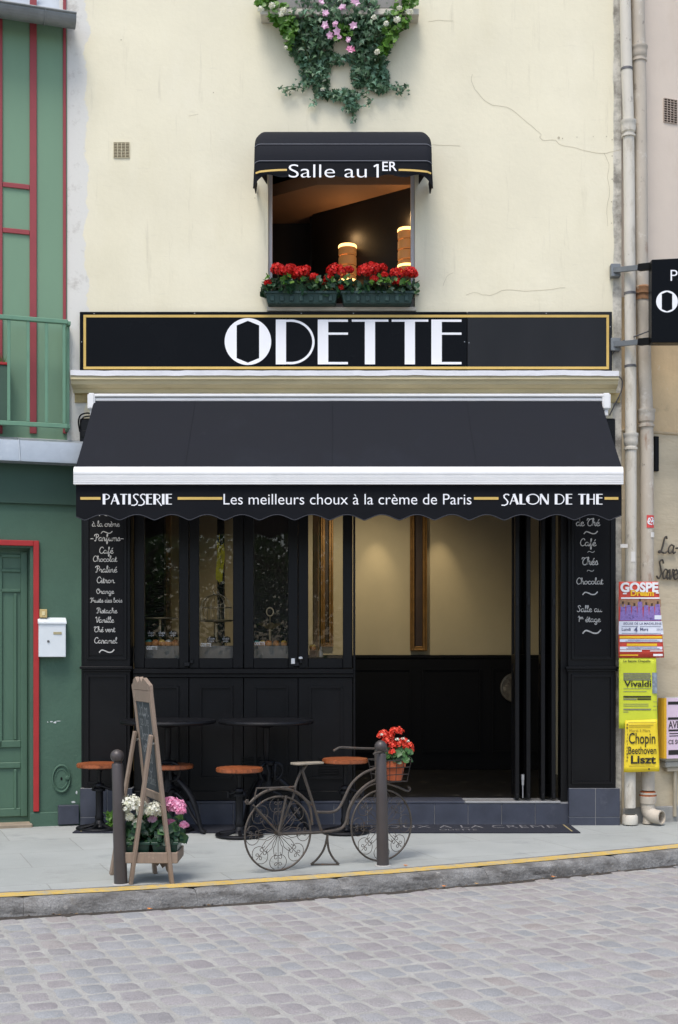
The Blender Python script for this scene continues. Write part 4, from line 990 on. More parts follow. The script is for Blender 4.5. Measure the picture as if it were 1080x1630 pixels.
part('rusty_joint', mb, M('rusty joint', (142, 104, 72), .85, .3, 14, .4, spots=[((180, 160, 136), 12, .55, .1)]), D2)
mb = MB(); c = (X(1032, Y2), Y2, 0); mb.lathe([(.062, .30), (.078, .30), (.08, .285), (.072, .28), (.072, .27), (.08, .265), (.08, .25), (.076, .2), (.06, .19)], c, 24); part('socket', mb, m_pipeb, D2)
mb = MB(); mb.lathe([(.0735, .268), (.079, .268), (.079, .280), (.0735, .280)], c, 24); mb.lathe([(.064, .301), (.074, .303), (.066, .312)], c, 24); part('rust_ring', mb, M('rust', (164, 92, 52), .9, .3, 20), D2)
mb = MB(); c0 = Vector((X(1032, Y2), Y2, 0)); el = [c0+Vector((0, 0, .2)), c0+Vector((.004, -.002, .13)), c0+Vector((.03, -.03, .092)), c0+Vector((.075, -.075, .078)), c0+Vector((.105, -.105, .078))]
mb.tube(spline(el, 4), .066, 22, cap=False); mb.tube(spline(el[2:], 4), .057, 22, cap=False); mb.lathe([(.057, 0), (.066, 0)], n=22, mtx=Matrix.Translation(el[-1]) @ Matrix.Rotation(R(45), 4, 'Z') @ Matrix.Rotation(R(90), 4, 'X'))
mb.lathe([(0, -.01), (.05, -.01), (.045, .05), (0, .07)], c0+Vector((0, 0, .02)), 18); part('elbow', mb, m_pipeb, D2)
mb = MB(); mb.lathe([(0, 0), (.055, 0)], n=20, mtx=Matrix.Translation(el[2]) @ Matrix.Rotation(R(45), 4, 'Z') @ Matrix.Rotation(R(90), 4, 'X')); part('pipe_bore', mb, m_dark, D2)
# stickers on pipes
def sticker(px0, px1, py0, py1, Y, r, cxp, m, label, scrib=None):
    mb = MB(); n_ = 8; cx_ = X(cxp, Y)
    for k in range(n_):
        xa = X(px0+(px1-px0)*k/n_, Y)-cx_; xb = X(px0+(px1-px0)*(k+1)/n_, Y)-cx_
        f = lambda x_: Y-math.sqrt(max(0, r*r-min(abs(x_), r*.99)**2))-.003
        mb.face([(cx_+xa, f(xa), Z(py1, Y-.06)), (cx_+xb, f(xb), Z(py1, Y-.06)), (cx_+xb, f(xb), Z(py0, Y-.06)), (cx_+xa, f(xa), Z(py0, Y-.06))])
    st = thing('sticker', label, 'sticker', (X((px0+px1)/2, Y), Y-r, Z((py0+py1)/2, Y)), 0, 'stickers on the drainpipes'); part('paper', mb, m, st)
    if scrib:
        mb = MB(); f2 = lambda u, z: Vector((u, Y-math.sqrt(max(0, r*r-min(abs(u-cx_), r*.99)**2))-.006, z))
        for path in scrib: mb.ribbon(spline([(X(p[0], Y), Z(p[1], Y)) for p in path], 4), .011, f2)
        part('scrawl', mb, m_letter, st, smooth=False, fix=False)
sticker(1027.5, 1041, 820, 840, Y2, .063, 1030.5, M('red sticker', (214, 74, 70), .6, .1), 'torn red sticker with white scrawl on the beige drainpipe', [[(1029, 833), (1031, 826), (1033, 829), (1030, 834), (1036, 836)], [(1034, 825), (1038, 826), (1035, 832), (1040, 829), (1038, 836)]])
sticker(1034, 1041.5, 847, 855, Y2, .063, 1031, M('white paper scrap', (226, 222, 214), .8, .1), 'white paper scrap below the red sticker on the beige drainpipe')
sticker(1003, 1010, 878, 894, Y1, .053, 1005, M('white paper scrap', (226, 222, 214), .8, .1), 'torn white paper scrap on the speckled white drainpipe')
mb = MB(); mb.box(X(988, -.15), X(1000, -.15), -.151, -.147, Z(872, -.15), Z(866, -.15), .001, Matrix.Rotation(R(0), 4, 'Y')); solo('paper_tag', mb, M('white paper scrap', (226, 222, 214)), 'little white paper tag sticking out left of the white drainpipe', 'tag', (X(994, -.15), -.15, Z(869, -.15)))

# ------------------------------------------------------------------ posters
m_ink = M('black print ink', (34, 32, 28), .7, .05); m_inkb = M('blue print ink', (62, 74, 150), .7, .05); m_inkw = M('white print ink', (232, 232, 232), .7, .02); m_inky = M('yellow print ink', (236, 186, 34), .7, .03); m_inkg = M('grey print ink', (124, 124, 104), .7, .2, 60)
PY = -.165
def pw(px, py, off=0): return Vector((X(px, PY), PY-off+.004*math.sin(px*.16)+.003*noise.noise(Vector((px*.05, py*.03, 1))), Z(py, PY)))
def sheet(mb, quad, off, nx=10, ny=10):
    """curling paper over a px quad (tl, tr, br, bl)"""
    g = []
    for j in range(ny+1):
        row = []
        for i_ in range(nx+1):
            s, t = i_/nx, j/ny
            a = (quad[0][0]*(1-s)+quad[1][0]*s, quad[0][1]*(1-s)+quad[1][1]*s); b_ = (quad[3][0]*(1-s)+quad[2][0]*s, quad[3][1]*(1-s)+quad[2][1]*s)
            row.append(mb.bm.verts.new(pw(a[0]*(1-t)+b_[0]*t, a[1]*(1-t)+b_[1]*t, off)))
        g.append(row)
    for j in range(ny):
        for i_ in range(nx): mb.bm.faces.new([g[j][i_], g[j+1][i_], g[j+1][i_+1], g[j][i_+1]])
def prect(mb, x0, x1, y0, y1, off): sheet(mb, [(x0, y0), (x1, y0), (x1, y1), (x0, y1)], off, 6, 2)
def ptext(mb, s, x0, x1, yb, off, h=None, **k):
    # type in pixel space
    text(mb, s, x0, x1, -yb, lambda u, z: pw(u, -z, off), h=h, **k)
def poster(label, quad, m, base):
    p = thing('poster', label, 'poster', (X(quad[3][0], PY), PY, Z(quad[3][1], PY)), 0, 'concert posters tied to the drainpipes')
    mb = MB(); sheet(mb, quad, base); o = part('paper', mb, m, p)
    md = o.modifiers.new('thickness', 'SOLIDIFY'); md.thickness = .0015; md.offset = 1
    return p
G = poster('red gospel concert poster with singers in purple robes', [(985.5, 926), (1048, 926), (1057.5, 1047), (985, 1047)], M('red poster paper', (206, 70, 52), .6, .06, 8), .006)
mb = MB(); ptext(mb, 'GOSPE', 988, 1048, 942, .013, h=15, bold=.045)
prect(mb, 989, 1050, 951, 953.5, .0115); prect(mb, 987, 1022, 1035, 1037.5, .0115); prect(mb, 1035, 1055, 1035.5, 1037, .0115); prect(mb, 1040, 1055, 1041, 1044.5, .0115); prect(mb, 992, 998, 944, 946, .0115); prect(mb, 1044, 1049, 943, 945, .0115)
part('headline', mb, m_inkw, G, smooth=False, fix=False)
mb = MB(); ptext(mb, 'Dream', 1004, 1041, 948.5, .014, h=9, bold=.04); prect(mb, 986.5, 1054, 1012.5, 1016.5, .0125); prect(mb, 998, 1046, 1024.5, 1028.5, .0125); prect(mb, 987, 1016, 1042, 1044, .0115)
part('yellow_print', mb, m_inky, G, smooth=False, fix=False)
mb = MB(); prect(mb, 986.5, 1052, 954.5, 966, .0095); part('photo_background', mb, M('brown photo print', (150, 116, 88), .7, .3, 30), G, smooth=False)
mb = MB()
for i_, cx_ in enumerate([992, 1001, 1010, 1019, 1029, 1038, 1047]):
    h0 = 962+(i_ % 3)*1.5-(4 if i_ == 3 else 0)
    sheet(mb, [(cx_-3.4, h0), (cx_+3.4, h0), (cx_+5.0, 988), (cx_-5.0, 988)], .0105+.0008*(i_ % 2), 3, 3)
part('robe_print', mb, M('purple robe print', (134, 112, 176), .7, .25, 60, spots=[((90, 72, 130), 40, .55, .1)]), G, smooth=False)
mb = MB()
for i_, cx_ in enumerate([992, 1001, 1010, 1019, 1029, 1038, 1047]):
    h0 = 960+(i_ % 3)*1.5-(4 if i_ == 3 else 0); sheet(mb, [(cx_-1.6, h0-2.6), (cx_+1.6, h0-2.6), (cx_+1.3, h0+1.6), (cx_-1.3, h0+1.6)], .0125, 2, 2)
part('head_print', mb, M('brown ink', (62, 44, 36), .7), G, smooth=False)
mb = MB(); sheet(mb, [(985.5, 989), (1054, 989), (1056.5, 1010), (985.2, 1010)], .0105, 6, 3); prect(mb, 987, 1054.5, 1017.5, 1022, .0115); prect(mb, 987, 1054.5, 1029.5, 1034, .0115); prect(mb, 1042, 1053, 979.5, 986, .0125)
part('white_panel', mb, M('white panel print', (222, 226, 236), .7, .02), G, smooth=False)
mb = MB(); ptext(mb, 'EGLISE DE LA MADELEINE', 993, 1053, 994.5, .0145, h=3.6, bold=.01); ptext(mb, 'Lundi', 990, 1004, 1004, .0145, bold=.02); ptext(mb, '4', 1009, 1015, 1006, .0145, h=7.5, bold=.03); ptext(mb, 'Mars', 1019, 1032, 1004, .0145, bold=.02); ptext(mb, '20h30', 1045, 1055, 1003.5, .0145); prect(mb, 990, 1016, 997.2, 997.9, .0125); prect(mb, 1019, 1052, 997.2, 997.9, .0125); prect(mb, 990, 1052, 1008, 1008.6, .0125)
prect(mb, 1000, 1046, 1018.6, 1019.3, .0125); prect(mb, 996, 1050, 1020.3, 1021, .0125); prect(mb, 1000, 1046, 1030.6, 1031.3, .0125); prect(mb, 997, 1050, 1032.2, 1032.9, .0125)
part('small_print', mb, M('slate blue ink', (84, 88, 120), .7), G, smooth=False, fix=False)
V = poster('lime green Vivaldi concert poster under the red poster', [(986, 1046), (1045, 1046), (1047.5, 1160), (986, 1160)], M('lime green paper', (204, 212, 52), .65, .04, 6), .0)
mb = MB(); ptext(mb, 'La Sainte Chapelle', 993, 1036, 1054, .007, h=3.6, bold=.02); ptext(mb, 'Vivaldi', 994, 1037, 1093, .0075, h=9.5, bold=.02)
for (y0, y1, a, b_) in [(1108, 1110.6, 993, 1037), (1112, 1114.2, 1015, 1037)]: prect(mb, a, b_, y0, y1, .004)
part('headline', mb, m_ink, V, smooth=False, fix=False)
mb = MB()
for (y0, y1, a, b_) in [(1071.5, 1074, 993, 1036), (1075, 1077.4, 993, 1037), (1078.4, 1080.4, 993, 1036), (1081.2, 1083.2, 993, 1037), (1096, 1096.8, 993, 1037), (1100.5, 1101.3, 993, 1030), (1112, 1114.2, 993, 1014), (1120.5, 1121.4, 993, 1033), (1123.6, 1124.5, 993, 1033), (1128.3, 1130.6, 993, 1037), (1133, 1134, 993, 1001), (1106, 1106.6, 1040, 1046), (1117, 1117.6, 1040, 1046), (1124, 1124.6, 1040, 1046), (1130, 1130.6, 1040, 1046)]: prect(mb, a, b_, y0, y1, .004)
part('small_print', mb, m_inkg, V, smooth=False)
mb = MB(); sheet(mb, [(1038.5, 1071), (1046.5, 1071), (1046.5, 1104), (1039, 1104)], .005, 3, 4); part('photo_print', mb, M('grey photo print', (128, 138, 148), .7, .5, 25), V, smooth=False)
Cp = poster('yellow Chopin Beethoven Liszt concert poster, lowest on the drainpipes', [(995.5, 1147), (1046, 1145), (1050, 1228), (993, 1229.5)], M('yellow paper', (236, 208, 44), .6, .04, 5, .3, 12), .014)
mb = MB(); ptext(mb, 'Chopin', 1001, 1043, 1183.5, .021, h=17, bold=.008); ptext(mb, 'Beethoven', 1000, 1044.5, 1200, .021, h=11.5, bold=.008); ptext(mb, 'Liszt', 1004, 1044, 1215, .021, h=12.5, bold=.03)
prect(mb, 1032, 1034.5, 1223, 1225.5, .019); part('headline', mb, m_ink, Cp, smooth=False, fix=False)
mb = MB(); ptext(mb, 'Mardi 5 Mars', 1002, 1035, 1165, .021, h=4); prect(mb, 1001, 1042, 1219, 1219.7, .019); prect(mb, 1001, 1040, 1154, 1154.8, .019); prect(mb, 1001, 1036, 1157, 1157.8, .019); prect(mb, 1000, 1044, 1149.6, 1150.2, .019)
for k in range(12): prect(mb, 997+rnd.random()*1.6, 998.6+rnd.random()*1.4, 1152+k*5.2, 1155+k*5.2, .019)
part('small_print', mb, M('brown print ink', (128, 108, 40), .7), Cp, smooth=False, fix=False)
for (pp_, yy, m_, ww_) in ((G, 958, 0, .1), (V, 1064, 0, .1), (Cp, 1160, 0, .1)):
    mb = MB(); mb.tube([(X(1004, Y1)-.05, Y1-.05, Z(yy, Y1)), (X(1004, Y1)-.02, Y1-.06, Z(yy, Y1)), (X(1030, Y2)+.05, Y2-.055, Z(yy, Y2))], .003, 5); part('wire_tie', mb, m_dark, pp_)
# meter box with a wrapped poster at the right edge
UB = thing('meter_box', 'grey meter box with a rounded corner on the beige wall at the right edge', 'box', PR.to(.02)(.55, .45))
ua, za = PR.uz(1060, 1225, .15); ub, zb2 = PR.uz(1060, 1110, .15)
mb = MB(); PR.ub(mb, ua, ua+.42, za+.07, zb2, .019, .14, .03); PR.ub(mb, ua+.03, ua+.38, za+.01, za+.069, .019, .11, .012)
part('body', mb, M('grey plastic box', (166, 164, 154), .6, .1, 6, spots=[((196, 198, 194), 9, .62, .1)]), UB)
mb = MB(); PR.ub(mb, ua+.06, ua+.34, za-.03, za+.009, .03, .09, .006); mb.tube([PR.to(.055)(ua+.17, za-.03), PR.to(.055)(ua+.17, .05)], .018, 10); part('conduit', mb, M('beige conduit', (172, 162, 142), .7, .2), UB)
AP = thing('poster', 'pink and white concert poster wrapped round the meter box', 'poster', PR.to(.16)(ua, za+.09), 0, 'concert posters tied to the drainpipes')
pz0, pz1 = za+.10, zb2-.008
def ap(u, z, o=0): return PR.mtx @ Vector((ua-.006+u, -(.146+o), z))
mb = MB(); seg = [(-.004, -.1), (-.006, -.04), (.004, -.012), (.022, .0), (.1, .001), (.25, .0), (.43, .001)]
for (a, b_) in zip(seg, seg[1:]): mb.face([ap(a[0], pz0, a[1]), ap(b_[0], pz0, b_[1]), ap(b_[0], pz1, b_[1]), ap(a[0], pz1, a[1])])
part('paper', mb, M('pale pink paper', (222, 200, 216), .65, .04), AP)
mb = MB()
for (a, b_) in zip(seg[:3], seg[1:4]): mb.face([ap(a[0]-.003, pz0, a[1]+.003), ap(b_[0]-.003, pz0, b_[1]+.003), ap(b_[0]-.003, pz1, b_[1]+.003), ap(a[0]-.003, pz1, a[1]+.003)])
part('yellow_edge', mb, M('orange yellow paper', (232, 182, 44), .6, .05), AP)
mb = MB(); H_ = pz1-pz0; apb = lambda u0_, u1_, t0_, t1_, o=.003: mb.face([ap(u0_, pz1-H_*t1_, o), ap(u1_, pz1-H_*t1_, o), ap(u1_, pz1-H_*t0_, o), ap(u0_, pz1-H_*t0_, o)])
apb(.035, .43, .06, .11); apb(.035, .43, .32, .36); apb(.04, .43, .52, .55); apb(.04, .43, .86, .94); apb(.05, .38, .58, .595); apb(.05, .38, .62, .635)
text(mb, 'AVE MARIA', .04, .40, pz1-H_*.50, lambda u, z: ap(u, z, .004), h=H_*.12, bold=.01); text(mb, 'CE SOIR', .04, .22, pz1-H_*.76, lambda u, z: ap(u, z, .004), h=H_*.07, bold=.01)
part('print', mb, m_ink, AP, smooth=False, fix=False)

# ------------------------------------------------------------------ projecting sign
PSY = -.5
PS = thing('projecting_sign', 'black square sign on two steel arms jutting out at the right edge', 'sign', (X(1040, PSY), PSY, Z(480, PSY)))
a, b_ = X(1038, PSY), X(1190, PSY); z1_, z0_ = Z(413, PSY), Z(545, PSY); zt1 = Z(409, PSY)
mb = MB(); mb.prism([(a, z0_), (b_, z0_), (b_, zt1+.02), (a, z1_)], PSY-.001, PSY+.12, 'xz', None, .004); part('panel', mb, m_sign, PS)
mb = MB(); text(mb, 'Patisserie', X(1068, PSY), X(1166, PSY), Z(447, PSY), to_f(PSY-.004), h=.098, bold=-.005); part('lettering', mb, m_letter, PS, smooth=False, fix=False); mb = MB()
zb3, hb = Z(495, PSY), .165; tf = to_f(PSY-.004)
letter_o(mb, lambda u, v: tf(X(1045, PSY)+(u-93)/182*.195, zb3+.183-(v-65)/182*.195)); deco(mb, 'DETTE', X(1082, PSY), X(1184, PSY), zb3, hb, tf); part('lettering', mb, m_letter, PS, smooth=False, fix=False)
m_arm = M('galvanised arm', (126, 130, 132), .5, .15, 6, metal=.5)
for (y0, y1) in ((430, 424), (548, 543)):
    mb = MB(); z_a, z_b = Z(y0, -.06), Z(y1, PSY+.1)
    A = Vector((X(978, -.06), -.06, z_a)); B = Vector((X(1043, PSY+.1), PSY+.08, z_b)); d = (B-A); n_ = d.normalized()
    bm_ = bmesh.new(); bmesh.ops.create_cube(bm_, size=1); mt_ = Matrix.Translation((A+B)/2) @ d.to_track_quat('X', 'Z').to_matrix().to_4x4() @ Matrix.Diagonal((d.length, .035, .045, 1)); mb.merge(bm_, mt_)
    mb.box(A.x-.03, A.x+.06, -.075, -.004, z_a-.06, z_a+.06, .005); part('arm', mb, m_arm, PS)
    mb = MB(); C_ = A.lerp(B, .62); d2 = B-C_; bm_ = bmesh.new(); bmesh.ops.create_cube(bm_, size=1); mb.merge(bm_, Matrix.Translation((C_+B)/2) @ d2.to_track_quat('X', 'Z').to_matrix().to_4x4() @ Matrix.Diagonal((d2.length, .05, .06, 1))); part('arm_sleeve', mb, m_dark, PS)
# ------------------------------------------------------------------ wall vents and cables
def vent(pl, p0, p1, label, m):
    u0_, z0_ = pl.uz(*p0, .01); u1_, z1_ = pl.uz(*p1, .01); zz_ = sorted((z0_, z1_))
    v = thing('air_vent', label, 'vent', pl.to(0)((u0_+u1_)/2, zz_[0]), 0, 'air vents in the house walls')
    mb = MB(); pl.ub(mb, u0_+.004, u1_-.004, zz_[0]+.004, zz_[1]-.004, .0005, .002); part('opening', mb, M('vent shadow gap', (70, 60, 48), .9), v, smooth=False)
    mb = MB(); k = 10
    for i_ in range(k+1):
        z_ = zz_[0]+(zz_[1]-zz_[0])*i_/k; pl.ub(mb, u0_, u1_, z_-.0028, z_+.0028, .001, .010, .001)
    for i_ in range(5):
        u_ = u0_+(u1_-u0_)*i_/4; pl.ub(mb, u_-.003, u_+.003, zz_[0]+.001, zz_[1]-.001, .001, .0095)
    uc_, zc_ = (u0_+u1_)/2, sum(zz_)/2; pl.ub(mb, uc_-.008, uc_+.008, zc_-.008, zc_+.008, .001, .012, .002)
    part('grille', mb, m, v)
FP = Plane(0, 0, 0)
vent(FP, (181, 250), (206, 226), 'small square vent grille on the cream wall', M('cream vent', (196, 186, 156), .7))
vent(PR, (1058, 193), (1079, 159), 'square vent grille on the pinkish wall', M('pink vent', (176, 160, 146), .7))
mb = MB(); mb.tube(spline([(X(128), -.02, Z(688)), (X(126), -.03, Z(672)), (X(130), -.04, Z(662)), (X(140), -.05, Z(659)), (X(146), -.05, Z(660))], 5), .007, 8); mb.tube(spline([(X(133), -.02, Z(692)), (X(129), -.03, Z(680)), (X(133), -.03, Z(666)), (X(146), -.06, Z(664))], 5), .006, 8)
solo('cable', mb, m_dark, 'black cable looped beside the left end of the awning', 'cable', (X(130), -.03, Z(690)), 'loose cables on the facade')
mb = MB(); mb.tube(spline([(X(975), -.03, Z(565)), (X(982), -.04, Z(550)), (X(990), -.06, Z(545)), (X(1008), -.16, Z(541)), (X(1030), -.3, Z(537)), (X(1038, -.4), -.38, Z(530, -.4))], 5), .006, 8); mb.tube(spline([(X(985), -.03, Z(600)), (X(990), -.03, Z(608)), (X(988), -.03, Z(625)), (X(978), -.03, Z(645)), (X(970), -.03, Z(662))], 5), .006, 8)
solo('cable', mb, M('grey cable', (84, 84, 86), .6), 'grey cable hanging from the projecting sign arm to the awning end', 'cable', (X(980), -.03, Z(600)), 'loose cables on the facade')

# ------------------------------------------------------------------ plants: helpers
def disc_leaf(mb, c, nrm, size, n=9, cup=.25, scal=.12, lobes=0):
    nrm = nrm.normalized(); u = nrm.orthogonal().normalized(); a0 = rnd.random()*6.28
    u = Matrix.Rotation(a0, 3, nrm) @ u; w = nrm.cross(u)
    cv = mb.bm.verts.new(c-nrm*size*cup*.5); ring = []
    for k in range(n):
        a = 2*math.pi*k/n; r_ = size*(1+scal*(1 if k % 2 else -1))*rnd.uniform(.9, 1.1)
        if k == 0: r_ *= .55
        ring.append(mb.bm.verts.new(c+(u*math.cos(a)+w*math.sin(a))*r_+nrm*size*cup*rnd.uniform(.2, .8)))
    for k in range(n): mb.bm.faces.new([cv, ring[k], ring[(k+1) % n]])
IVY = [(0, -.15), (.35, -.45), (.3, -.1), (.75, -.05), (.38, .28), (.22, .4), (0, 1), (-.22, .4), (-.38, .28), (-.75, -.05), (-.3, -.1), (-.35, -.45)]
def ivy_leaf(mb, c, nrm, down, size):
    nrm = nrm.normalized(); d = (down-nrm*down.dot(nrm))
    if d.length < 1e-4: d = nrm.orthogonal()
    d.normalize(); s = nrm.cross(d)
    cv = mb.bm.verts.new(c+nrm*size*.08); ring = [mb.bm.verts.new(c+s*p[0]*size+d*p[1]*size-nrm*size*.18*(p[0]**2+max(0, p[1])*.4)) for p in IVY]
    for k in range(len(ring)): mb.bm.faces.new([cv, ring[k], ring[(k+1) % len(ring)]])
def floret(mb, c, nrm, size, petals=5):
    nrm = nrm.normalized(); u = nrm.orthogonal().normalized(); u = Matrix.Rotation(rnd.random()*6.28, 3, nrm) @ u; w = nrm.cross(u)
    cv = mb.bm.verts.new(c-nrm*size*.15); ring = []
    for k in range(petals*2):
        a = math.pi*k/petals; r_ = size*(1 if k % 2 == 0 else .62)
        ring.append(mb.bm.verts.new(c+(u*math.cos(a)+w*math.sin(a))*r_+nrm*size*rnd.uniform(-.05, .35)))
    for k in range(len(ring)): mb.bm.faces.new([cv, ring[k], ring[(k+1) % len(ring)]])
def flower_head(c, r, n, fs, squash=.75):
    mb = MB(); c = Vector(c)
    for k in range(n):
        z = 1-1.55*(k+.5)/n; a = k*2.399963+rnd.uniform(-.3, .3); s = math.sqrt(max(0, 1-z*z))
        d = Vector((s*math.cos(a), s*math.sin(a), z)); rr = r*rnd.uniform(.82, 1.08)
        floret(mb, c+Vector((d.x*rr, d.y*rr, d.z*rr*squash)), d+Vector((rnd.uniform(-.3, .3), rnd.uniform(-.3, .3), rnd.uniform(-.3, .3))), fs)
    return mb
def rdir(up=0.0, out=0.0):
    return Vector((rnd.gauss(0, .6), rnd.gauss(0, .6)-out, rnd.gauss(0, .5)+up))
m_redfl = leafmat('red geranium petal', [(216, 22, 20), (238, 40, 30), (186, 12, 18), (246, 66, 44)], .5, .2)
m_coral = leafmat('coral red petal', [(228, 56, 34), (240, 84, 56), (210, 40, 30), (244, 120, 88)], .5, .2)
m_whitefl = leafmat('creamy white petal', [(232, 230, 212), (240, 240, 230), (220, 220, 190)], .5, .25)
m_pinkfl = leafmat('pink petal', [(234, 150, 186), (240, 176, 204), (226, 132, 172), (244, 196, 218)], .5, .25)
m_palepink = leafmat('pale pink petal', [(226, 184, 210), (236, 206, 224), (214, 164, 196)], .5, .25)

# ------------------------------------------------------------------ window boxes with red geraniums
HEADS = [(200,725,34),(228,735,24),(265,727,32),(300,750,34),(320,742,34),(345,722,17),(150,795,17),(380,763,20),(455,768,18),(495,738,45),(242,772,12),(435,790,13),(515,820,17),(560,728,20),(640,735,36),(672,722,36),(725,720,25),(687,775,18),(740,755,15),(800,745,32),(870,740,30),(884,752,22),(800,790,20)]
for (bx0_, bx1_, label) in ((422.5, 538.5, 'left dark green window box full of red geraniums under the small awning'), (543, 659, 'right dark green window box full of red geraniums under the small awning')):
    Y = -.07; x0, x1 = X(bx0_, Y), X(bx1_, Y); z0, z1 = WZ0+.005, Z(466, Y)
    WB = thing('window_box', label, 'flower box', ((x0+x1)/2, Y, z0), 0, 'geranium boxes on the upper window sill')
    mb = MB(); tp = .025
    q = bmesh.new(); bmesh.ops.create_cube(q, size=1)
    for v in q.verts:
        top = v.co.z > 0; sx = (x1-x0)/2-(0 if top else tp); v.co = Vector(((x0+x1)/2+(1 if v.co.x > 0 else -1)*sx, Y+(1 if v.co.y > 0 else -1)*(.085 if top else .068), z1 if top else z0))
    bmesh.ops.bevel(q, geom=q.edges[:], offset=.008, segments=1, affect='EDGES'); mb.merge(q)
    mb.box(x0-.006, x1+.006, Y-.093, Y+.09, z1-.03, z1-.004, .004)
    for k in range(7): xx = x0+.07+k*(x1-x0-.14)/6; mb.box(xx-.02, xx+.02, Y-.084, Y-.06, z0+.02, z1-.045, .004)
    part('box', mb, m_potgreen, WB)
    mb = MB()
    for k in range(210):
        p = Vector((rnd.uniform(x0-.03, x1+.03), Y+rnd.uniform(-.13, .09), z1+rnd.uniform(-.035, .13)*(.6+.4*rnd.random())))
        disc_leaf(mb, p, rdir(.5, .7), rnd.uniform(.022, .043))
    part('leaves', mb, m_leafd, WB)
    mb = MB()
    for k in range(16):
        p = Vector((rnd.uniform(x0, x1), Y-.13, z1+rnd.uniform(.05, .13))); disc_leaf(mb, p, rdir(.4, .9), rnd.uniform(.02, .034))
    part('young_leaves', mb, m_leafl, WB)
    mb = MB()
    for (hx, hy, r_) in HEADS:
        px, py = 380+hx/3.176, 200+hy/3.176
        if (px < 540) != (bx0_ < 500): continue
        yy = Y+rnd.uniform(-.12, .0); c = Vector((X(px, yy), yy, Z(py, yy))); mb.tube([(c.x, Y, z1), tuple(c)], .004, 5)
        part('flower_head', flower_head(c, r_/3.176*5.9e-3*1.08, max(26, int(r_*2.3)), .0175), m_redfl, WB)
    part('stems', mb, m_stem, WB)

# ------------------------------------------------------------------ hanging planter with ivy above
HP = thing('hanging_planter', 'planter on the ledge at the top with long trailing ivy and pink flowers', 'planter', (X(540), -.12, Z(-5, -.15)))
mb = MB(); mb.box(X(415, -.12), X(667, -.12), -.17, .0, Z(27, -.12), Z(17, -.12), .006); part('sill', mb, M('stone sill', (196, 190, 176)), HP)
mb = MB(); mb.box(X(440, -.1), X(640, -.1), -.16, -.03, Z(17, -.12)+.001, Z(-15, -.12), .01); part('trough', mb, M('grey trough', (130, 128, 122), .7, .1), HP)
V3 = lambda px, py, yy: Vector((X(px, yy), yy, Z(py, yy)))
blobs = [(490,15,40,50,230),(495,68,35,42,210),(501,110,24,28,130),(590,5,50,35,230),(592,50,40,40,220),(590,85,30,26,130),(598,118,21,24,110),(540,18,46,34,330),(500,45,34,40,160),(585,40,38,40,180),(572,118,13,22,60),(545,150,30,9,45),(560,165,10,15,30),(520,122,8,16,20),(540,92,34,9,60),(512,142,12,12,26),(606,136,14,12,36),(545,10,26,40,90),(475,30,18,40,70),(620,25,22,35,80),(538,-2,44,26,330),(500,20,34,34,160),(580,15,40,36,200),(535,40,22,22,80)]
mb = MB(); mbp = MB()
for (cx_, cy_, rx, ry, n_) in blobs:
    for k in range(int(n_*1.6)):
        a = rnd.random()*6.283; r_ = math.sqrt(rnd.random())
        px, py = cx_+rx*r_*math.cos(a), cy_+ry*r_*math.sin(a)
        hole = ((px-545)/16)**2+((py-78)/9)**2 < 1 or ((px-540)/17)**2+((py-118)/16)**2 < 1
        if hole: continue
        th_ = .03+.20*(1-r_*r_)*max(.25, min(1, (150-cy_)/120)); yy = -.015-rnd.random()*th_
        ivy_leaf(mbp if rnd.random() < (.10 if py < 90 else .3) else mb, V3(px, py, yy), rdir(.25, 1.0), Vector((rnd.gauss(0, .5), 0, -1)), rnd.uniform(.026, .054))
trails = [[(492,132),(486,140),(472,137),(458,138),(446,141)],[(480,138),(465,141),(452,146)],[(604,124),(616,132),(632,137),(648,134)],[(612,134),(628,143),(640,146),(645,140)],[(628,140),(640,153)],
          [(508,140),(518,150),(532,153),(546,152),(556,158)],[(500,150),(502,160),(498,166)],[(598,128),(588,142),(574,152),(562,158)],[(556,152),(560,168),(561,180),(562,192)],[(575,150),(590,158),(580,168),(548,170)],[(520,145),(512,156)],[(560,145),(562,158)],[(560,150),(550,160),(566,172)]]
st = MB()
for tr in trails:
    pts = spline(tr, 5); st.tube([V3(p[0], p[1], -.03) for p in pts], .0035, 5)
    for p in pts:
        for q in range(2):
            if rnd.random() < .82:
                yy = -.035-rnd.random()*.04; pale = rnd.random() < (.5 if 500 < p[0] < 590 else .12)
                ivy_leaf(mbp if pale else mb, V3(p[0]+rnd.gauss(0, 3.2), p[1]+rnd.gauss(0, 3.2), yy), rdir(.2, 1.1), Vector((rnd.gauss(0, .8), 0, -1)), rnd.uniform(.018, .032))
for k in range(16):
    x0_ = rnd.choice([rnd.uniform(470, 515), rnd.uniform(580, 620)]); st.tube([V3(x0_, -5, -.1), V3(x0_+rnd.uniform(-8, 8), 50, -.13), V3((505 if x0_ < 540 else 597)+rnd.uniform(-8, 8), rnd.uniform(95, 140), -.03)], .004, 5)
part('ivy_leaves', mb, m_ivy, HP, kind='stuff'); part('pale_ivy_leaves', mbp, m_ivyp, HP, kind='stuff'); part('ivy_stems', st, m_stem, HP)
mb = MB()
for (cx_, cy_, rx, ry, n_) in [(425,5,18,12,50),(447,22,20,22,90),(460,45,14,18,60),(462,68,7,10,22),(648,0,18,14,55),(635,28,20,20,90),(622,58,13,18,60),(610,78,9,9,24),(545,48,20,16,40),(425,-8,20,10,40)]:
    for k in range(n_):
        a = rnd.random()*6.283; r_ = math.sqrt(rnd.random()); yy = -.06-rnd.random()*.16
        disc_leaf(mb, V3(cx_+rx*r_*math.cos(a), cy_+ry*r_*math.sin(a), yy), rdir(.35, .8), rnd.uniform(.02, .036))
part('light_leaves', mb, m_leafl, HP, kind='stuff')
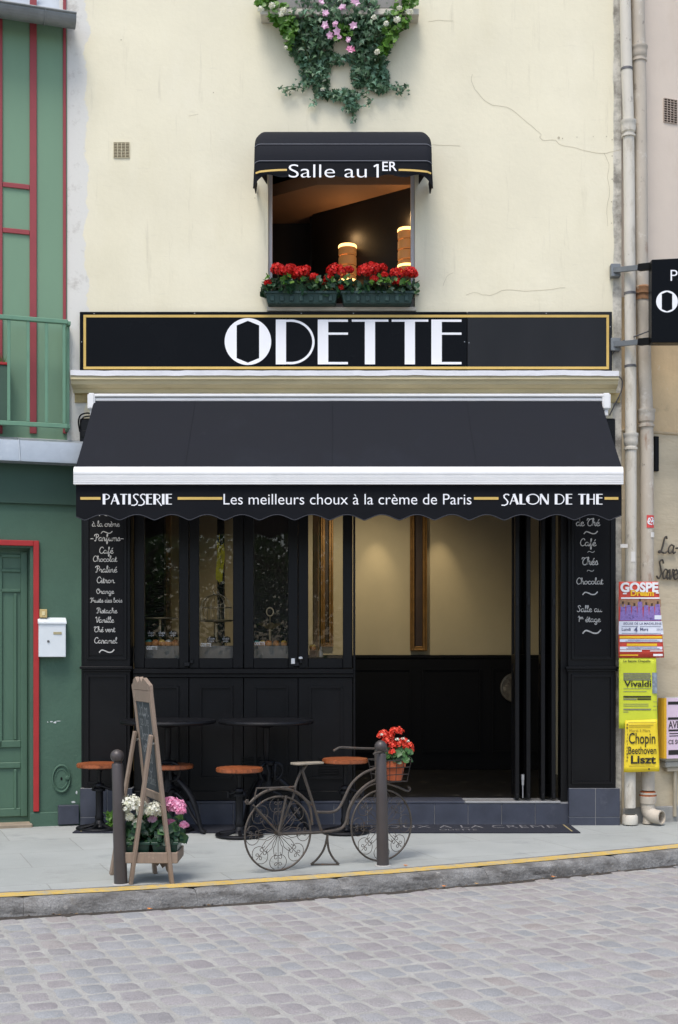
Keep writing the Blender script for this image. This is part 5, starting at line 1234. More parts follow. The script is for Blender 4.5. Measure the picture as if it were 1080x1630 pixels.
for (px, py, r_, m) in [(518,20,.045,m_palepink),(566,3,.05,m_palepink),(544,13,.042,m_palepink),(519,40,.045,m_palepink),(562,41,.045,m_palepink),(535,38,.035,m_palepink),(536,51,.042,m_palepink),(526,58,.038,m_palepink),(559,80,.045,m_pinkfl),(555,64,.03,m_palepink),(513,3,.035,m_palepink),(541,60,.03,m_palepink),
                       (415,14,.035,m_whitefl),(452,16,.04,m_whitefl),(433,8,.035,m_whitefl),(652,18,.038,m_whitefl),(615,37,.032,m_whitefl),(601,82,.034,m_whitefl),(514,142,.026,m_whitefl),(632,31,.038,m_whitefl),(455,75,.022,m_whitefl),(448,22,.03,m_whitefl),(636,12,.03,m_whitefl),(596,27,.03,m_whitefl)]:
    c = V3(px, py, -.27 if py < 100 else -.08); 
    if m is m_whitefl: part('flower', flower_head(c, r_*.62, 8, r_*.62, .5), m, HP)
    else:
        mb = MB()
        for q in range(3): floret(mb, c+Vector((rnd.uniform(-.3, .3)*r_, -.012*q, rnd.uniform(-.3, .3)*r_)), Vector((rnd.uniform(-.5, .5), -1, rnd.uniform(-.3, .5))), r_*rnd.uniform(.7, .95))
        part('flower', mb, m, HP)

# ------------------------------------------------------------------ lamps in the upper room
m_lglow = emit('lamp glow', (255, 190, 112), 2.4); m_lmid = emit('lamp amber glass', (190, 130, 74), .17)
for i_, (lx, ly, zt_, label) in enumerate([(.085, .775, 5.67, 'glowing cylindrical wall lamp in the middle of the upper window'), (.655, .345, 5.69, 'glowing cylindrical wall lamp cut off by the right window jamb')]):
    LP = thing('wall_lamp', label, 'lamp', (lx, ly, zt_-.42), 0, 'lit lamps in the upper room')
    c = (lx, ly, 0); mb = MB()
    for k in range(4): mb.lathe([(.082, zt_-.41+k*.1), (.09, zt_-.40+k*.1), (.09, zt_-.33+k*.1), (.084, zt_-.316+k*.1)], c, 24)
    part('shade', mb, m_lmid, LP)
    for z_ in (zt_-.016, zt_-.36):
        mb = MB(); mb.lathe([(.086, z_-.02), (.092, z_-.016), (.092, z_+.004), (.086, z_+.014), (.0, z_+.014)], c, 24); part('glowing_band', mb, m_lglow, LP)
    mb = MB(); mb.box(lx-.02, lx+.05, ly+.0, ly+.14, zt_-.3, zt_-.2, .005); part('bracket', mb, m_dark, LP)
    ld = bpy.data.lights.new('lamp_light', 'POINT'); ld.energy = 1.3; ld.color = (1, .62, .28); ld.shadow_soft_size = .06
    lo = bpy.data.objects.new('lamp_light', ld); COL.objects.link(lo); lo.parent = LP; lo.location = (0, -.01, .52)
# ceiling spots in the shop, plus one added fill light
for i_, px in enumerate((600, 702)):
    lx = X(px, 3.02); SP = thing('ceiling_spotlight', 'small ceiling spotlight washing the beige back wall of the shop', 'spotlight', (lx, 3.02, 3.42), 0, 'shop ceiling spotlights')
    mb = MB(); mb.lathe([(0, 0), (.05, 0), (.05, -.03), (.035, -.03), (.035, -.012), (0, -.012)], (lx, 3.02, 3.42), 18); part('housing', mb, m_dark, SP)
    mb = MB(); mb.lathe([(0, -.014), (.034, -.014)], (lx, 3.02, 3.42), 18); part('bulb', mb, emit('spot bulb', (255, 214, 150), 6), SP)
    ld = bpy.data.lights.new('spot_light', 'SPOT'); ld.energy = 12; ld.color = (1, .82, .55); ld.spot_size = R(46); ld.spot_blend = .9; ld.shadow_soft_size = .02
    lo = bpy.data.objects.new('spot_light', ld); COL.objects.link(lo); lo.parent = SP; lo.location = (0, 0, -.03); lo.rotation_euler = (R(10), 0, 0)
lx, ly = .2, 1.6; SP = thing('ceiling_spotlight', 'added wide fill light on the ceiling over the middle of the shop room', 'spotlight', (lx, ly, 3.42), 0, 'shop ceiling spotlights')  # unseen third fixture, added as fill to brighten the shop walls
mb = MB(); mb.lathe([(0, 0), (.08, 0), (.08, -.03), (.06, -.03), (.06, -.012), (0, -.012)], (lx, ly, 3.42), 18); part('housing', mb, m_dark, SP)
mb = MB(); mb.lathe([(0, -.014), (.058, -.014)], (lx, ly, 3.42), 18); part('bulb', mb, emit('added fill bulb', (255, 226, 176), 5), SP)
ld = bpy.data.lights.new('spot_light', 'SPOT'); ld.energy = 58; ld.color = (1, .88, .66); ld.spot_size = R(120); ld.spot_blend = .8; ld.shadow_soft_size = .06
lo = bpy.data.objects.new('spot_light', ld); COL.objects.link(lo); lo.parent = SP; lo.location = (0, 0, -.03); lo.rotation_euler = (R(38), 0, 0)
# picture frames and round mirror on the back wall
for (p0, p1, pyb, label) in ((653, 680, 1036, 'tall narrow gilt framed picture on the beige wall inside the open doorway'), (511, 531, 1030, 'tall gilt framed picture seen through the rightmost window pane')):
    Y = BY-.03; a, b_ = X(p0, Y), X(p1, Y); z0, z1 = Z(pyb, Y), 3.35
    PF = thing('picture_frame', label, 'picture', ((a+b_)/2, Y, z0), 0, 'gilt frames on the shop wall')
    mb = MB()
    for (o, d, w) in ((0, .05, .022), (.0225, .035, .03)):
        mb.box(a+o, a+o+w, Y-d, BY-.001, z0+o, z1, .004); mb.box(b_-o-w, b_-o, Y-d, BY-.001, z0+o, z1, .004); mb.box(a+o+w+.0005, b_-o-w-.0005, Y-d+.001, BY-.001, z0+o, z0+o+w, .004)
    part('frame', mb, M('old gilt', (134, 98, 48), .4, .25, 12, metal=.5), PF)
    mb = MB(); mb.box(a+.053, b_-.053, BY-.02, BY-.0005, z0+.053, z1); part('canvas', mb, M('dark canvas', (62, 44, 30), .5, .3, 5), PF, smooth=False)
Y = BY-.09; c = Vector((X(820, Y), Y, Z(1095, Y))); RM = thing('round_mirror', 'round pale rimmed disc on the dark panelling beside the folded doors', 'mirror', c)
mt = Matrix.Translation(c) @ Matrix.Rotation(R(90), 4, 'X')
mb = MB(); mb.lathe([(.155, -.03), (.175, -.02), (.178, .0), (.17, .018), (.158, .02), (.155, .0)], n=36, mtx=mt); part('rim', mb, M('tarnished rim', (120, 112, 98), .35, .15, 8, metal=.7), RM)
mb = MB(); mb.lathe([(0, .004), (.157, .004)], n=36, mtx=mt); part('disc', mb, M('mottled disc', (112, 104, 92), .35, .45, 14, spots=[((168, 158, 140), 16, .55, .12), ((50, 46, 40), 9, .56, .12)]), RM)

# ------------------------------------------------------------------ pastry display behind the panes
CY0, CY1 = .14, .50; ctz = Z(1028, CY0)
DC = thing('display_counter', 'grey stone display counter running behind the four shop window panes', 'counter', (X(390, .3), .3, FZ))
mb = MB(); mb.box(X(214, .2), X(462, .2), CY0, CY1, ctz-.17, ctz, .004); part('top', mb, M('grey stone counter', (128, 124, 116), .5, .15, 6), DC)
mb = MB(); mb.box(X(218, .2), X(460, .2), CY0+.03, CY1-.02, FZ, ctz-.171); part('body', mb, m_dark, DC)
CR = {'teal': (96, 188, 172), 'orange': (226, 140, 70), 'yellow': (236, 190, 70), 'white': (236, 226, 206), 'caramel': (190, 124, 66), 'green': (150, 176, 90), 'brown': (110, 70, 44), 'pink': (232, 150, 150)}
def puff(px, py_top, col, label, r=.036, Y=.2, z=None):
    zz_ = ctz if z is None else z; c = Vector((X(px, Y), Y, zz_)); P_ = thing('cream_puff', label, 'pastry', c, 0, 'iced cream puffs in the shop window')
    mb = MB(); mb.lathe([(0, .001), (r*.8, .001), (r, r*.5), (r*.98, r*.9), (r*.8, r*1.25), (0, r*1.4)], c, 14); b_ = part('bun', mb, M('golden choux', (206, 140, 78), .6, .25, 40), P_)
    mb = MB(); mb.lathe([(r*.9, r*1.05), (r*.85, r*1.3), (r*.5, r*1.6), (0, r*1.68)], c, 14); part('icing', mb, M(col+' icing', CR[col], .3, .05), b_)
for k, (px, col, lb) in enumerate([(237, 'teal', 'first'), (247.5, 'orange', 'second'), (258, 'yellow', 'third'), (268.5, 'white', 'fourth'), (280, 'caramel', 'last')]): puff(px, 1018, col, f'{lb} iced cream puff from the left in the leftmost pane, {col} topped')
for k, (px, col, lb) in enumerate([(409, 'teal', 'first'), (418.5, 'yellow', 'second'), (428, 'orange', 'third'), (440, 'caramel', 'fourth'), (452.5, 'yellow', 'last')]): puff(px, 1018, col, f'{lb} cream puff from the left under the ruffled cake stand, {col} topped', .031)
SB = thing('pastry_stand', 'small dark box holding two pastries in the rightmost pane', 'stand', (X(498, .2), .2, 1.5)); mb = MB(); zz2 = Z(1046, .2); mb.box(X(492, .2), X(545, .2), .14, .4, zz2-.2, zz2, .004); part('base', mb, m_dark, SB)
mb = MB(); zz3 = Z(1035, .2); mb.box(X(493, .2), X(504, .2), .17, .26, zz2+.001, zz3, .004); part('riser', mb, M('caramel riser', (120, 84, 52), .5), SB)
puff(498, 1030, 'yellow', 'yellow topped cream puff on the little riser in the rightmost pane', .033, .2, zz3); 
mb = MB(); bz = zz2; mb.lathe([(0, 0), (.022, 0), (.022, .05), (.008, .07), (.008, .1), (0, .1)], (X(511, .2), .2, bz), 14); solo('glass_bottle', mb, M('pale bottle glass', (170, 160, 140), .15, .1), 'small pale bottle beside the pastry riser in the rightmost pane', 'bottle', (X(511, .2), .2, bz))
for k, (px, lb, zoff) in enumerate([(241, 'left', 0), (258, 'middle', 0), (276, 'right', 0), (337, 'left', 0), (360, 'right', 0)]):
    first = px < 300; Y = .27; z_ = ctz+(.085 if first else .03); c = Vector((X(px, Y), Y, ctz))
    T_ = thing('price_tag', f'{lb} black price tag in the {"leftmost" if first else "second"} window pane', 'price tag', c, 0, 'black price tags in the shop window')
    mb = MB(); w_ = .045; mb.prism([(c.x-w_, z_), (c.x+w_, z_), (c.x+w_*.9, z_+.05), (c.x+w_*.3, z_+.062), (c.x-w_*.4, z_+.055), (c.x-w_, z_+.045)], Y-.003, Y+.003); mb.tube([(c.x, Y+.005, ctz), (c.x, Y+.005, z_+.02)], .004, 5); part('card', mb, m_dark, T_)
    mb = MB(); script(mb, 'choco', c.x-w_*.7, c.x+w_*.7, z_+.03, to_f(Y-.004), weight=.22); script(mb, 'cafe', c.x-w_*.6, c.x+w_*.5, z_+.01, to_f(Y-.004), weight=.22, h=.6); part('writing', mb, m_inkw, T_, smooth=False, fix=False)
Y = .32; c = Vector((X(430, Y), Y, ctz)); m_tin = M('champagne metal', (186, 168, 136), .35, .15, 10, metal=.6)
CS = thing('cake_stand', 'ruffled metal cake stand with ring handle in the third pane', 'cake stand', c)
mb = MB(); zpl = Z(993, Y)-ctz; zrg = Z(975, Y)-ctz
mb.lathe([(0, 0), (.06, 0), (.05, .012), (.012, .03), (.012, zpl-.06), (.024, zpl-.04), (.012, zpl-.02), (.012, zpl)], c, 20); part('stem', mb, m_tin, CS)
q = bmesh.new(); n_ = 48; r0 = [q.verts.new((.02*math.cos(2*math.pi*k/n_), .02*math.sin(2*math.pi*k/n_), zpl-.055)) for k in range(n_)]; r1 = [q.verts.new((.11*math.cos(2*math.pi*k/n_), .11*math.sin(2*math.pi*k/n_), zpl+.012*math.sin(k*math.pi/3))) for k in range(n_)]
for k in range(n_): q.faces.new([r0[k], r0[(k+1) % n_], r1[(k+1) % n_], r1[k]])
q.transform(Matrix.Translation(c)); mb = MB(); mb.merge(q); part('plate', mb, m_tin, CS)
mb = MB(); mb.tube([c+Vector((0, 0, zpl)), c+Vector((0, 0, zrg-.03))], .006, 6); mb.tube([c+Vector((.033*math.sin(R(a)), 0, zrg+.006+.04*math.cos(R(a)))) for a in range(0, 360, 20)], .006, 6, closed=True); part('ring_handle', mb, m_tin, CS)
Y = .33; c = Vector((X(344, Y), Y, ctz)); BC = thing('wire_cake_dome', 'wire birdcage cake dome on a stem in the second pane', 'cake dome', c)
zpl = Z(989, Y)-ctz; mb = MB(); mb.lathe([(0, 0), (.07, 0), (.06, .015), (.02, .04), (.016, zpl-.02), (.03, zpl-.005)], c, 18); part('stem', mb, m_tin, BC)
mb = MB(); mb.lathe([(0, zpl-.01), (.15, zpl-.004), (.165, zpl+.012), (.15, zpl+.008), (0, zpl)], c, 30); part('plate', mb, m_tin, BC)
mb = MB(); hd = .25
for k in range(14):
    a = 2*math.pi*k/14; mb.tube([c+Vector((.15*math.cos(a)*f, .15*math.sin(a)*f, zpl+.01+h_)) for f, h_ in ((1, 0), (1, .12), (.9, .18), (.6, .225), (.15, .25))], .003, 5)
mb.tube([c+Vector((.15*math.cos(R(a)), .15*math.sin(R(a)), zpl+.13)) for a in range(0, 360, 15)], .004, 5, closed=True)
mb.tube([c+Vector((.025*math.sin(R(a)), 0, zpl+.285+.03*math.cos(R(a)))) for a in range(0, 360, 24)], .005, 5, closed=True); part('wire_dome', mb, m_tin, BC)
Y = .33; c = Vector((X(255, Y), Y, ctz)); FS = thing('flat_cake_stand', 'wide flat cake stand in the leftmost pane', 'cake stand', c)
zpl = Z(986, Y)-ctz; mb = MB(); mb.lathe([(0, 0), (.05, 0), (.014, .02), (.012, zpl)], c, 16); part('stem', mb, m_tin, FS); mb = MB(); mb.lathe([(0, zpl), (.17, zpl+.004), (.175, zpl+.016), (.165, zpl+.012), (0, zpl+.008)], c, 30); part('plate', mb, m_tin, FS)
Y = .45; YF = thing('feather_ornament', 'bright yellow feather shaped ornament hanging in the second pane', 'ornament', (X(350, Y), Y, Z(900, Y)))
mb = MB(); mb.tube([V3(349, 850, Y), V3(350, 868, Y)], .003, 5)
for k in range(26):
    t = k/25; px, py = 350.5+1.5*math.sin(t*5), 872+56*t; ln = (6.5-2*abs(t-.4))*(1 if k % 2 else -1)
    a, b_ = V3(px, py, Y), V3(px+ln, py-9-3*rnd.random(), Y-.02*rnd.random()); n_ = Vector((.25*(b_-a).z, 0, -.25*(b_-a).x)); m_ = a.lerp(b_, .5)
    mb.face([a, m_+n_, b_, m_-n_])
part('vanes', mb, M('yellow feather', (252, 232, 40), .5, .1), YF, smooth=False); mb = MB(); mb.tube([V3(350, 868, Y), V3(352, 900, Y), V3(350, 930, Y)], .004, 5); part('quill', mb, m_gold, YF)

# ------------------------------------------------------------------ doormat
mb = MB(); MZ = .012; mx0, mx1, my0, my1 = X(115, -.63), X(925, -.63), -.63, -.11
MT = thing('doormat', 'long dark blue doormat with pale lettering in front of the shop step', 'doormat', ((mx0+mx1)/2, -.37, 0))
mb.box(mx0, mx1, my0, my1, .001, MZ, .004); part('mat', mb, M('dark blue mat', (34, 36, 46), .95, .2, 30, .5, 300, spots=[((74, 76, 84), 12, .62, .15, (1, 1, 1), .5)]), MT)
mb = MB(); tg = lambda u, v: Vector((u, v, MZ+.002))
text(mb, 'CHOUX A LA CREME', X(566, -.4), X(888, -.4), -.36, tg, h=.17, bold=-.006, spacing=1.1); text(mb, 'ODETTE', X(700, -.5), X(760, -.5), -.53, tg, h=.09)
part('lettering', mb, M('worn pale lettering', (124, 123, 125), .95, .45, 22, spots=[((40, 42, 52), 30, .52, .1)]), MT, smooth=False, fix=False)
mb = MB()
for (a, b_, c_, d_) in ((mx1-.075, mx1-.06, my0+.05, my1-.03), (mx0+.06, mx0+.075, my0+.05, my1-.03)): mb.box(a, b_, c_, d_, MZ+.0005, MZ+.0015)
part('border_stripe', mb, M('mat border', (150, 136, 96), .9, .2), MT, smooth=False)

# ------------------------------------------------------------------ stools and tables
def make_stool(loc, seat_z, label):
    x, y = loc; S = thing('bar_stool', label, 'stool', (x, y, .0), 0, 'wooden topped stools in front of the shop'); c = (x, y, 0)
    mb = MB(); q = bmesh.new(); bmesh.ops.create_circle(q, cap_ends=True, segments=40, radius=.205)
    r = bmesh.ops.extrude_face_region(q, geom=q.faces[:]); bmesh.ops.translate(q, verts=[v for v in r['geom'] if isinstance(v, bmesh.types.BMVert)], vec=(0, 0, .037)); bmesh.ops.recalc_face_normals(q, faces=q.faces[:])
    bmesh.ops.bevel(q, geom=[e for e in q.edges if len(e.link_faces) == 2 and e.calc_face_angle(0) > 1], offset=.007, segments=2, affect='EDGES'); mb.merge(q, Matrix.Translation((x, y, seat_z-.037))); part('seat', mb, m_wood, S)
    mb = MB(); mb.lathe([(0, seat_z-.0375), (.09, seat_z-.0375), (.085, seat_z-.055), (.03, seat_z-.065), (.018, seat_z-.09), (.016, .34)], c, 16); part('spindle', mb, m_iron, S)
    mb = MB(); mb.lathe([(.02, .43), (.038, .42), (.045, .40), (.034, .38), (.034, .14), (.042, .12), (.036, .09), (.05, .06)], c, 16); part('column', mb, m_iron, S)
    mb = MB(); mb.tube(spline([(x-.06, y, .36), (x-.03, y-.02, .405), (x+.03, y-.03, .40), (x+.1, y-.03, .375), (x+.15, y-.02, .36)], 3), .014, 8); mb.tube([(x+.15, y-.02, .33), (x+.15, y-.02, .385)], .02, 8); mb.lathe([(.03, .35), (.055, .355), (.055, .375), (.03, .38)], c, 14); part('height_lever', mb, m_iron, S)
    mb = MB(); mb.lathe([(.046, .07), (.05, .05), (.06, .035), (.04, .03)], c, 20)
    mb.tube([(x+.195*math.cos(R(a)), y+.195*math.sin(R(a)), .018) for a in range(0, 360, 10)], .017, 8, closed=True)
    for k in range(6):
        a = 2*math.pi*k/6+.3; mb.tube([(x+.03*math.cos(a), y+.03*math.sin(a), .055), (x+.11*math.cos(a), y+.11*math.sin(a), .034), (x+.19*math.cos(a), y+.19*math.sin(a), .02)], .015, 8)
    part('base', mb, m_iron, S); return S
s0 = make_stool((-2.17, -.40), .605, 'round wooden stool nearest the green house, partly behind the bollard')
dup(s0, (-1.51, -.52, 0), R(70), 'round wooden stool right behind the chalkboard easel')
dup(s0, (-.868, -.84, 0), R(140), 'round wooden stool standing just left of the bicycle saddle')
s4 = make_stool((.055, -.62), .665, 'taller wooden stool behind the bicycle handlebar, its seat between saddle and bollard')
def make_table(loc, label):
    x, y = loc; T = thing('bistro_table', label, 'table', (x, y, 0), 0, 'round black tables against the shop front'); c = (x, y, 0)
    mb = MB(); mb.lathe([(0, .965), (.40, .965), (.424, .972), (.43, .985), (.424, 1.0), (.41, 1.005), (0, 1.005)], c, 56); part('tabletop', mb, m_iron, T)
    mb = MB(); mb.lathe([(.12, .964), (.10, .95), (.03, .93), (.028, .70), (.022, .69), (.022, .45)], c, 18); part('spindle', mb, m_iron, T)
    mb = MB(); mb.lathe([(.03, .64), (.075, .635), (.085, .62), (.08, .60), (.05, .585), (.05, .5), (.06, .47), (.05, .40), (.06, .36), (.03, .34)], c, 18)
    for s in (-1, 1):
        mb.tube(spline([(x+s*.05, y-.06, .62), (x+s*.1, y-.08, .6), (x+s*.12, y-.08, .54), (x+s*.09, y-.07, .48), (x+s*.04, y-.05, .46)], 3), .014, 8)
        mb.tube([(x+s*.05, y-.08, .61), (x+s*.03, y-.09, .54), (x+s*.035, y-.085, .47)], .016, 8)
    part('gear_column', mb, m_iron, T)
    for k in range(3):
        a = R(-28+120*k); d = lambda r_, z: (x+r_*math.cos(a), y+r_*math.sin(a), z)
        mb = MB(); mb.tube(spline([d(.04, .50), d(.12, .46), d(.24, .34), d(.31, .2), d(.345, .08), d(.37, .03), d(.40, .018)], 4), [.026]*12+[.02]*13, 8)
        mb.tube(spline([d(.04, .36), d(.12, .33), d(.2, .25), d(.26, .16), d(.33, .08)], 4), .015, 8); part('leg', mb, m_iron, T)
    return T
t1 = make_table((-1.535, -.505), 'round black bistro table behind the chalkboard easel')
dup(t1, (-.652, -.505, 0), R(35), 'round black bistro table under the two middle window panes')

# ------------------------------------------------------------------ bollards
def make_bollard(x, y, h, lean, label):
    B = thing('bollard', label, 'bollard', (x, y, 0), 0, 'ball topped bollards along the kerb')
    sh = Matrix.Identity(4); sh[0][2] = lean; M_ = Matrix.Translation((x, y, 0)) @ sh
    mb = MB(); mb.lathe([(.047, -.02), (.0465, .0), (.043, h*.5), (.040, h-.105), (.036, h-.098), (.022, h-.096)], n=28, mtx=M_); part('post', mb, m_bollard, B)
    mb = MB(); r = .048; cz_ = h-r; mb.lathe([(.026, h-.102), (.026, cz_-r*.84)], n=24, mtx=M_); mb.lathe([(r*math.sin(R(a)), cz_-r*math.cos(R(a))) for a in range(0, 181, 12)], n=28, mtx=M_); part('ball', mb, m_bollard, B)
    mb = MB(); mb.lathe([(.049, .0), (.062, .001), (.058, .006), (.0475, .008)], n=20, mtx=M_); part('ground_collar', mb, M('cement collar', (170, 168, 162), .9, .15, 20), B)
make_bollard(X(192.5, -3.13), -3.13, .935, -.028, 'left brown bollard with ball top in front of the chalkboard easel')
make_bollard(X(610, -2.36), -2.36, .945, -.018, 'right brown bollard with ball top in front of the bicycle wheel')

# ------------------------------------------------------------------ chalkboard easel
F1, F2 = Vector((-1.157, -3.13, 0)), Vector((-1.335, -2.70, 0)); L1, L2 = Vector((-1.443, -3.13, 0)), Vector((-1.645, -2.75, 0))
vr = (F1-F2).normalized(); nn = Vector((-.927, -.375, 0)); HT = 1.40
lean = lambda p, z: p+nn*(.16*z/1.42)+Vector((0, 0, z))
CBE = thing('chalkboard_easel', 'weathered wooden chalkboard easel with carved top standing on the pavement', 'easel', (F1+F2)/2)
up = (lean(F1, 1)-F1).normalized(); fn = up.cross(vr).normalized()
if fn.dot(nn) < 0: fn = -fn
def beam(mb, A, B, w, t, wd, bev=.004):
    d = (B-A); zax = d.normalized(); xax = (wd-zax*wd.dot(zax)).normalized(); yax = zax.cross(xax)
    mt_ = Matrix((xax, yax, zax)).transposed().to_4x4(); mt_.translation = (A+B)/2
    mb.box(-w/2, w/2, -t/2, t/2, -d.length/2, d.length/2, bev, mt_)
for base_ in (F1, F2):
    mb = MB(); beam(mb, lean(base_, .0), lean(base_, HT-.05), .052, .026, vr); part('stile', mb, m_boardwood, CBE)
bl = lambda u, z, o=0: lean(F2, z)+vr*u+fn*o
wB = (F1-F2).length
mb = MB(); beam(mb, bl(.027, HT-.1), bl(wB-.027, HT-.1), .085, .024, up); beam(mb, bl(.027, .60), bl(wB-.027, .60), .06, .024, up); part('rail', mb, m_boardwood, CBE)
mb = MB(); zt_ = HT-.056; top_pts = [(-.026, zt_), (wB+.026, zt_), (wB+.026, zt_+.035), (wB-.02, zt_+.05), (wB*.74, zt_+.085), (wB*.66, zt_+.075), (wB*.6, zt_+.055), (wB*.52, zt_+.09), (wB*.46, zt_+.065), (wB*.36, zt_+.05), (wB*.24, zt_+.088), (wB*.1, zt_+.07), (.02, zt_+.045), (-.026, zt_+.03)]
fA = [mb.bm.verts.new(bl(p[0], p[1], .013)) for p in top_pts]; fB = [mb.bm.verts.new(bl(p[0], p[1], -.013)) for p in top_pts]; mb.bm.faces.new(fA); mb.bm.faces.new(fB[::-1])
for k in range(len(fA)): j = (k+1) % len(fA); mb.bm.faces.new([fA[k], fB[k], fB[j], fA[j]])
part('carved_crest', mb, m_boardwood, CBE)
mb = MB(); beam(mb, bl(wB/2, .56), bl(wB/2, HT-.12), wB-.04, .008, vr, 0); bd = part('chalkboard', mb, M('dusty chalkboard', (58, 64, 66), .8, .18, 5, spots=[((104, 108, 108), 6, .6, .2, (1, 1, 1), .5)]), CBE)
mb = MB(); tb = lambda u, z: bl(u, z, .007)
for (s, a, b_, z_) in (('Salon', .08, wB-.10, 1.16), ('de Thé', .1, wB-.12, 1.09), ('Chocolat', .06, wB-.06, .985), ('Café', .1, wB-.14, .90), ('Thés', .12, wB-.12, .83), ('~', .14, wB-.16, .75), ('Praliné', .1, wB-.1, .675)):
    strokes = MB(); script(strokes, s, a, b_, z_, lambda u, z: tb(u, z), weight=.13, h=.9); strokes.bm.verts.ensure_lookup_table(); mb.merge(strokes.bm)
part('lettering', mb, M('faint chalk', (122, 126, 126), .9, .4, 30), bd, smooth=False, fix=False)
for (foot, stile, z_) in ((L1, F1, 1.04), (L2, F2, 1.04)):
    mb = MB(); off = vr*(.0 if stile is F1 else 0); A = foot; B = lean(stile, z_)+fn*.03; beam(mb, A, B, .05, .024, vr)
    part('support_leg', mb, m_boardwood, CBE)
    mb = MB(); C_ = lean(stile, z_-.06)+fn*.05; mb.tube([C_-fn*.05, C_+fn*.006], .009, 8); part('bolt', mb, M('dull bolt', (160, 156, 146), .4, .1, metal=.7), CBE)
mb = MB(); tx0, tx1, ty0, ty1 = -1.50, -1.115, -3.15, -2.80; tz0, tz1 = .147, .222
mb.box(tx0, tx1, ty0, ty0+.018, tz0, tz1, .004); mb.box(tx0, tx1, ty1-.018, ty1, tz0, tz1, .004); mb.box(tx0, tx0+.018, ty0+.0185, ty1-.0185, tz0, tz1, .004); mb.box(tx1-.018, tx1, ty0+.0185, ty1-.0185, tz0, tz1, .004); mb.box(tx0+.019, tx1-.019, ty0+.019, ty1-.019, tz0+.004, tz0+.018)
part('tray', mb, m_boardwood, CBE)
mb = MB(); cb = [(F2+vr*.05).lerp(F1, .0), None]; mb.prism([(-1.32, .148), (-1.32, .10), (-1.30, .075), (-1.285, .095), (-1.265, .06), (-1.245, .075), (-1.235, .04), (-1.22, .03), (-1.205, .05), (-1.205, .148)], -2.83, -2.81); part('carved_apron', mb, m_boardwood, CBE)
# potted flowers in the tray
def pot(x0, x1, label, heads, m, hdn):
    y0, y1 = -3.12, -2.84; z0, z1 = .168, .292
    P_ = thing('flower_pot', label, 'potted plant', ((x0+x1)/2, (y0+y1)/2, z0), 0, 'potted flowers in the easel tray')
    mb = MB(); q = bmesh.new(); bmesh.ops.create_cube(q, size=1)
    for v in q.verts:
        t_ = v.co.z > 0; k = 1 if t_ else .84; v.co = Vector(((x0+x1)/2+(1 if v.co.x > 0 else -1)*(x1-x0)/2*k, (y0+y1)/2+(1 if v.co.y > 0 else -1)*(y1-y0)/2*k, z1 if t_ else z0))
    bmesh.ops.bevel(q, geom=q.edges[:], offset=.008, segments=2, affect='EDGES'); mb.merge(q); mb.box(x0-.005, x1+.005, y0-.005, y1+.005, z1-.022, z1-.003, .003); part('pot', mb, M('dark green glazed pot', (28, 58, 46), .3, .15, 8), P_)
    mb = MB(); cx_ = (x0+x1)/2
    for k in range(130):
        a = rnd.random()*6.283; r_ = math.sqrt(rnd.random()); p = Vector((cx_+.125*r_*math.cos(a), -2.98+.16*r_*math.sin(a), z1+.0+rnd.random()*.17*(1-.3*r_)))
        d = Vector((math.cos(a), math.sin(a)-.3, .55)); disc_leaf(mb, p, d+rdir()*.5, rnd.uniform(.022, .043), 9, .3)
    part('leaves', mb, m_leafd, P_)
    mb = MB()
    for k in range(6):
        a = rnd.random()*6.283; p = Vector((cx_+.12*math.cos(a), -3.05+.1*math.sin(a), z1+rnd.uniform(.1, .2))); disc_leaf(mb, p, rdir(.6, .8), rnd.uniform(.02, .036))
    part('young_leaves', mb, m_leafl, P_)
    for (hx, hy, r_, mm) in heads:
        yy = -3.08+rnd.uniform(-.05, .05); c = V3(100+hx/3.6, 1040+hy/3.6, yy); part('flower_head', flower_head(c, r_/3.6*4.35e-3*(1.6 if mm is m_whitefl else 1.35), max(20, int(r_*2.2)), .0155), mm, P_)
pot(-1.50, -1.315, 'dark green pot of creamy white flowers in the easel tray', [(398, 868, 44, m_whitefl), (370, 862, 30, m_whitefl), (432, 870, 30, m_whitefl), (525, 893, 34, m_whitefl), (550, 915, 24, m_whitefl), (495, 905, 24, m_whitefl), (380, 942, 18, m_whitefl), (432, 970, 20, m_whitefl), (450, 912, 18, m_whitefl), (345, 905, 22, m_whitefl)], None, 0)
pot(-1.30, -1.118, 'dark green pot of pink flowers at the right end of the easel tray', [(622, 862, 36, m_pinkfl), (652, 880, 40, m_pinkfl), (678, 905, 20, m_pinkfl), (605, 850, 22, m_pinkfl), (620, 975, 19, m_pinkfl), (694, 985, 18, m_pinkfl), (515, 952, 18, m_palepink)], None, 0)
mb = MB()
for k in range(16): disc_leaf(mb, V3(100+rnd.uniform(245, 300)/3.6, 1040+rnd.uniform(915, 990)/3.6, -2.95), rdir(.4, .8), rnd.uniform(.015, .03))
for o in [o for o in bpy.data.objects if o.get('label', '').startswith('dark green pot of creamy')]: part('side_shoot', mb, m_leafl, o)

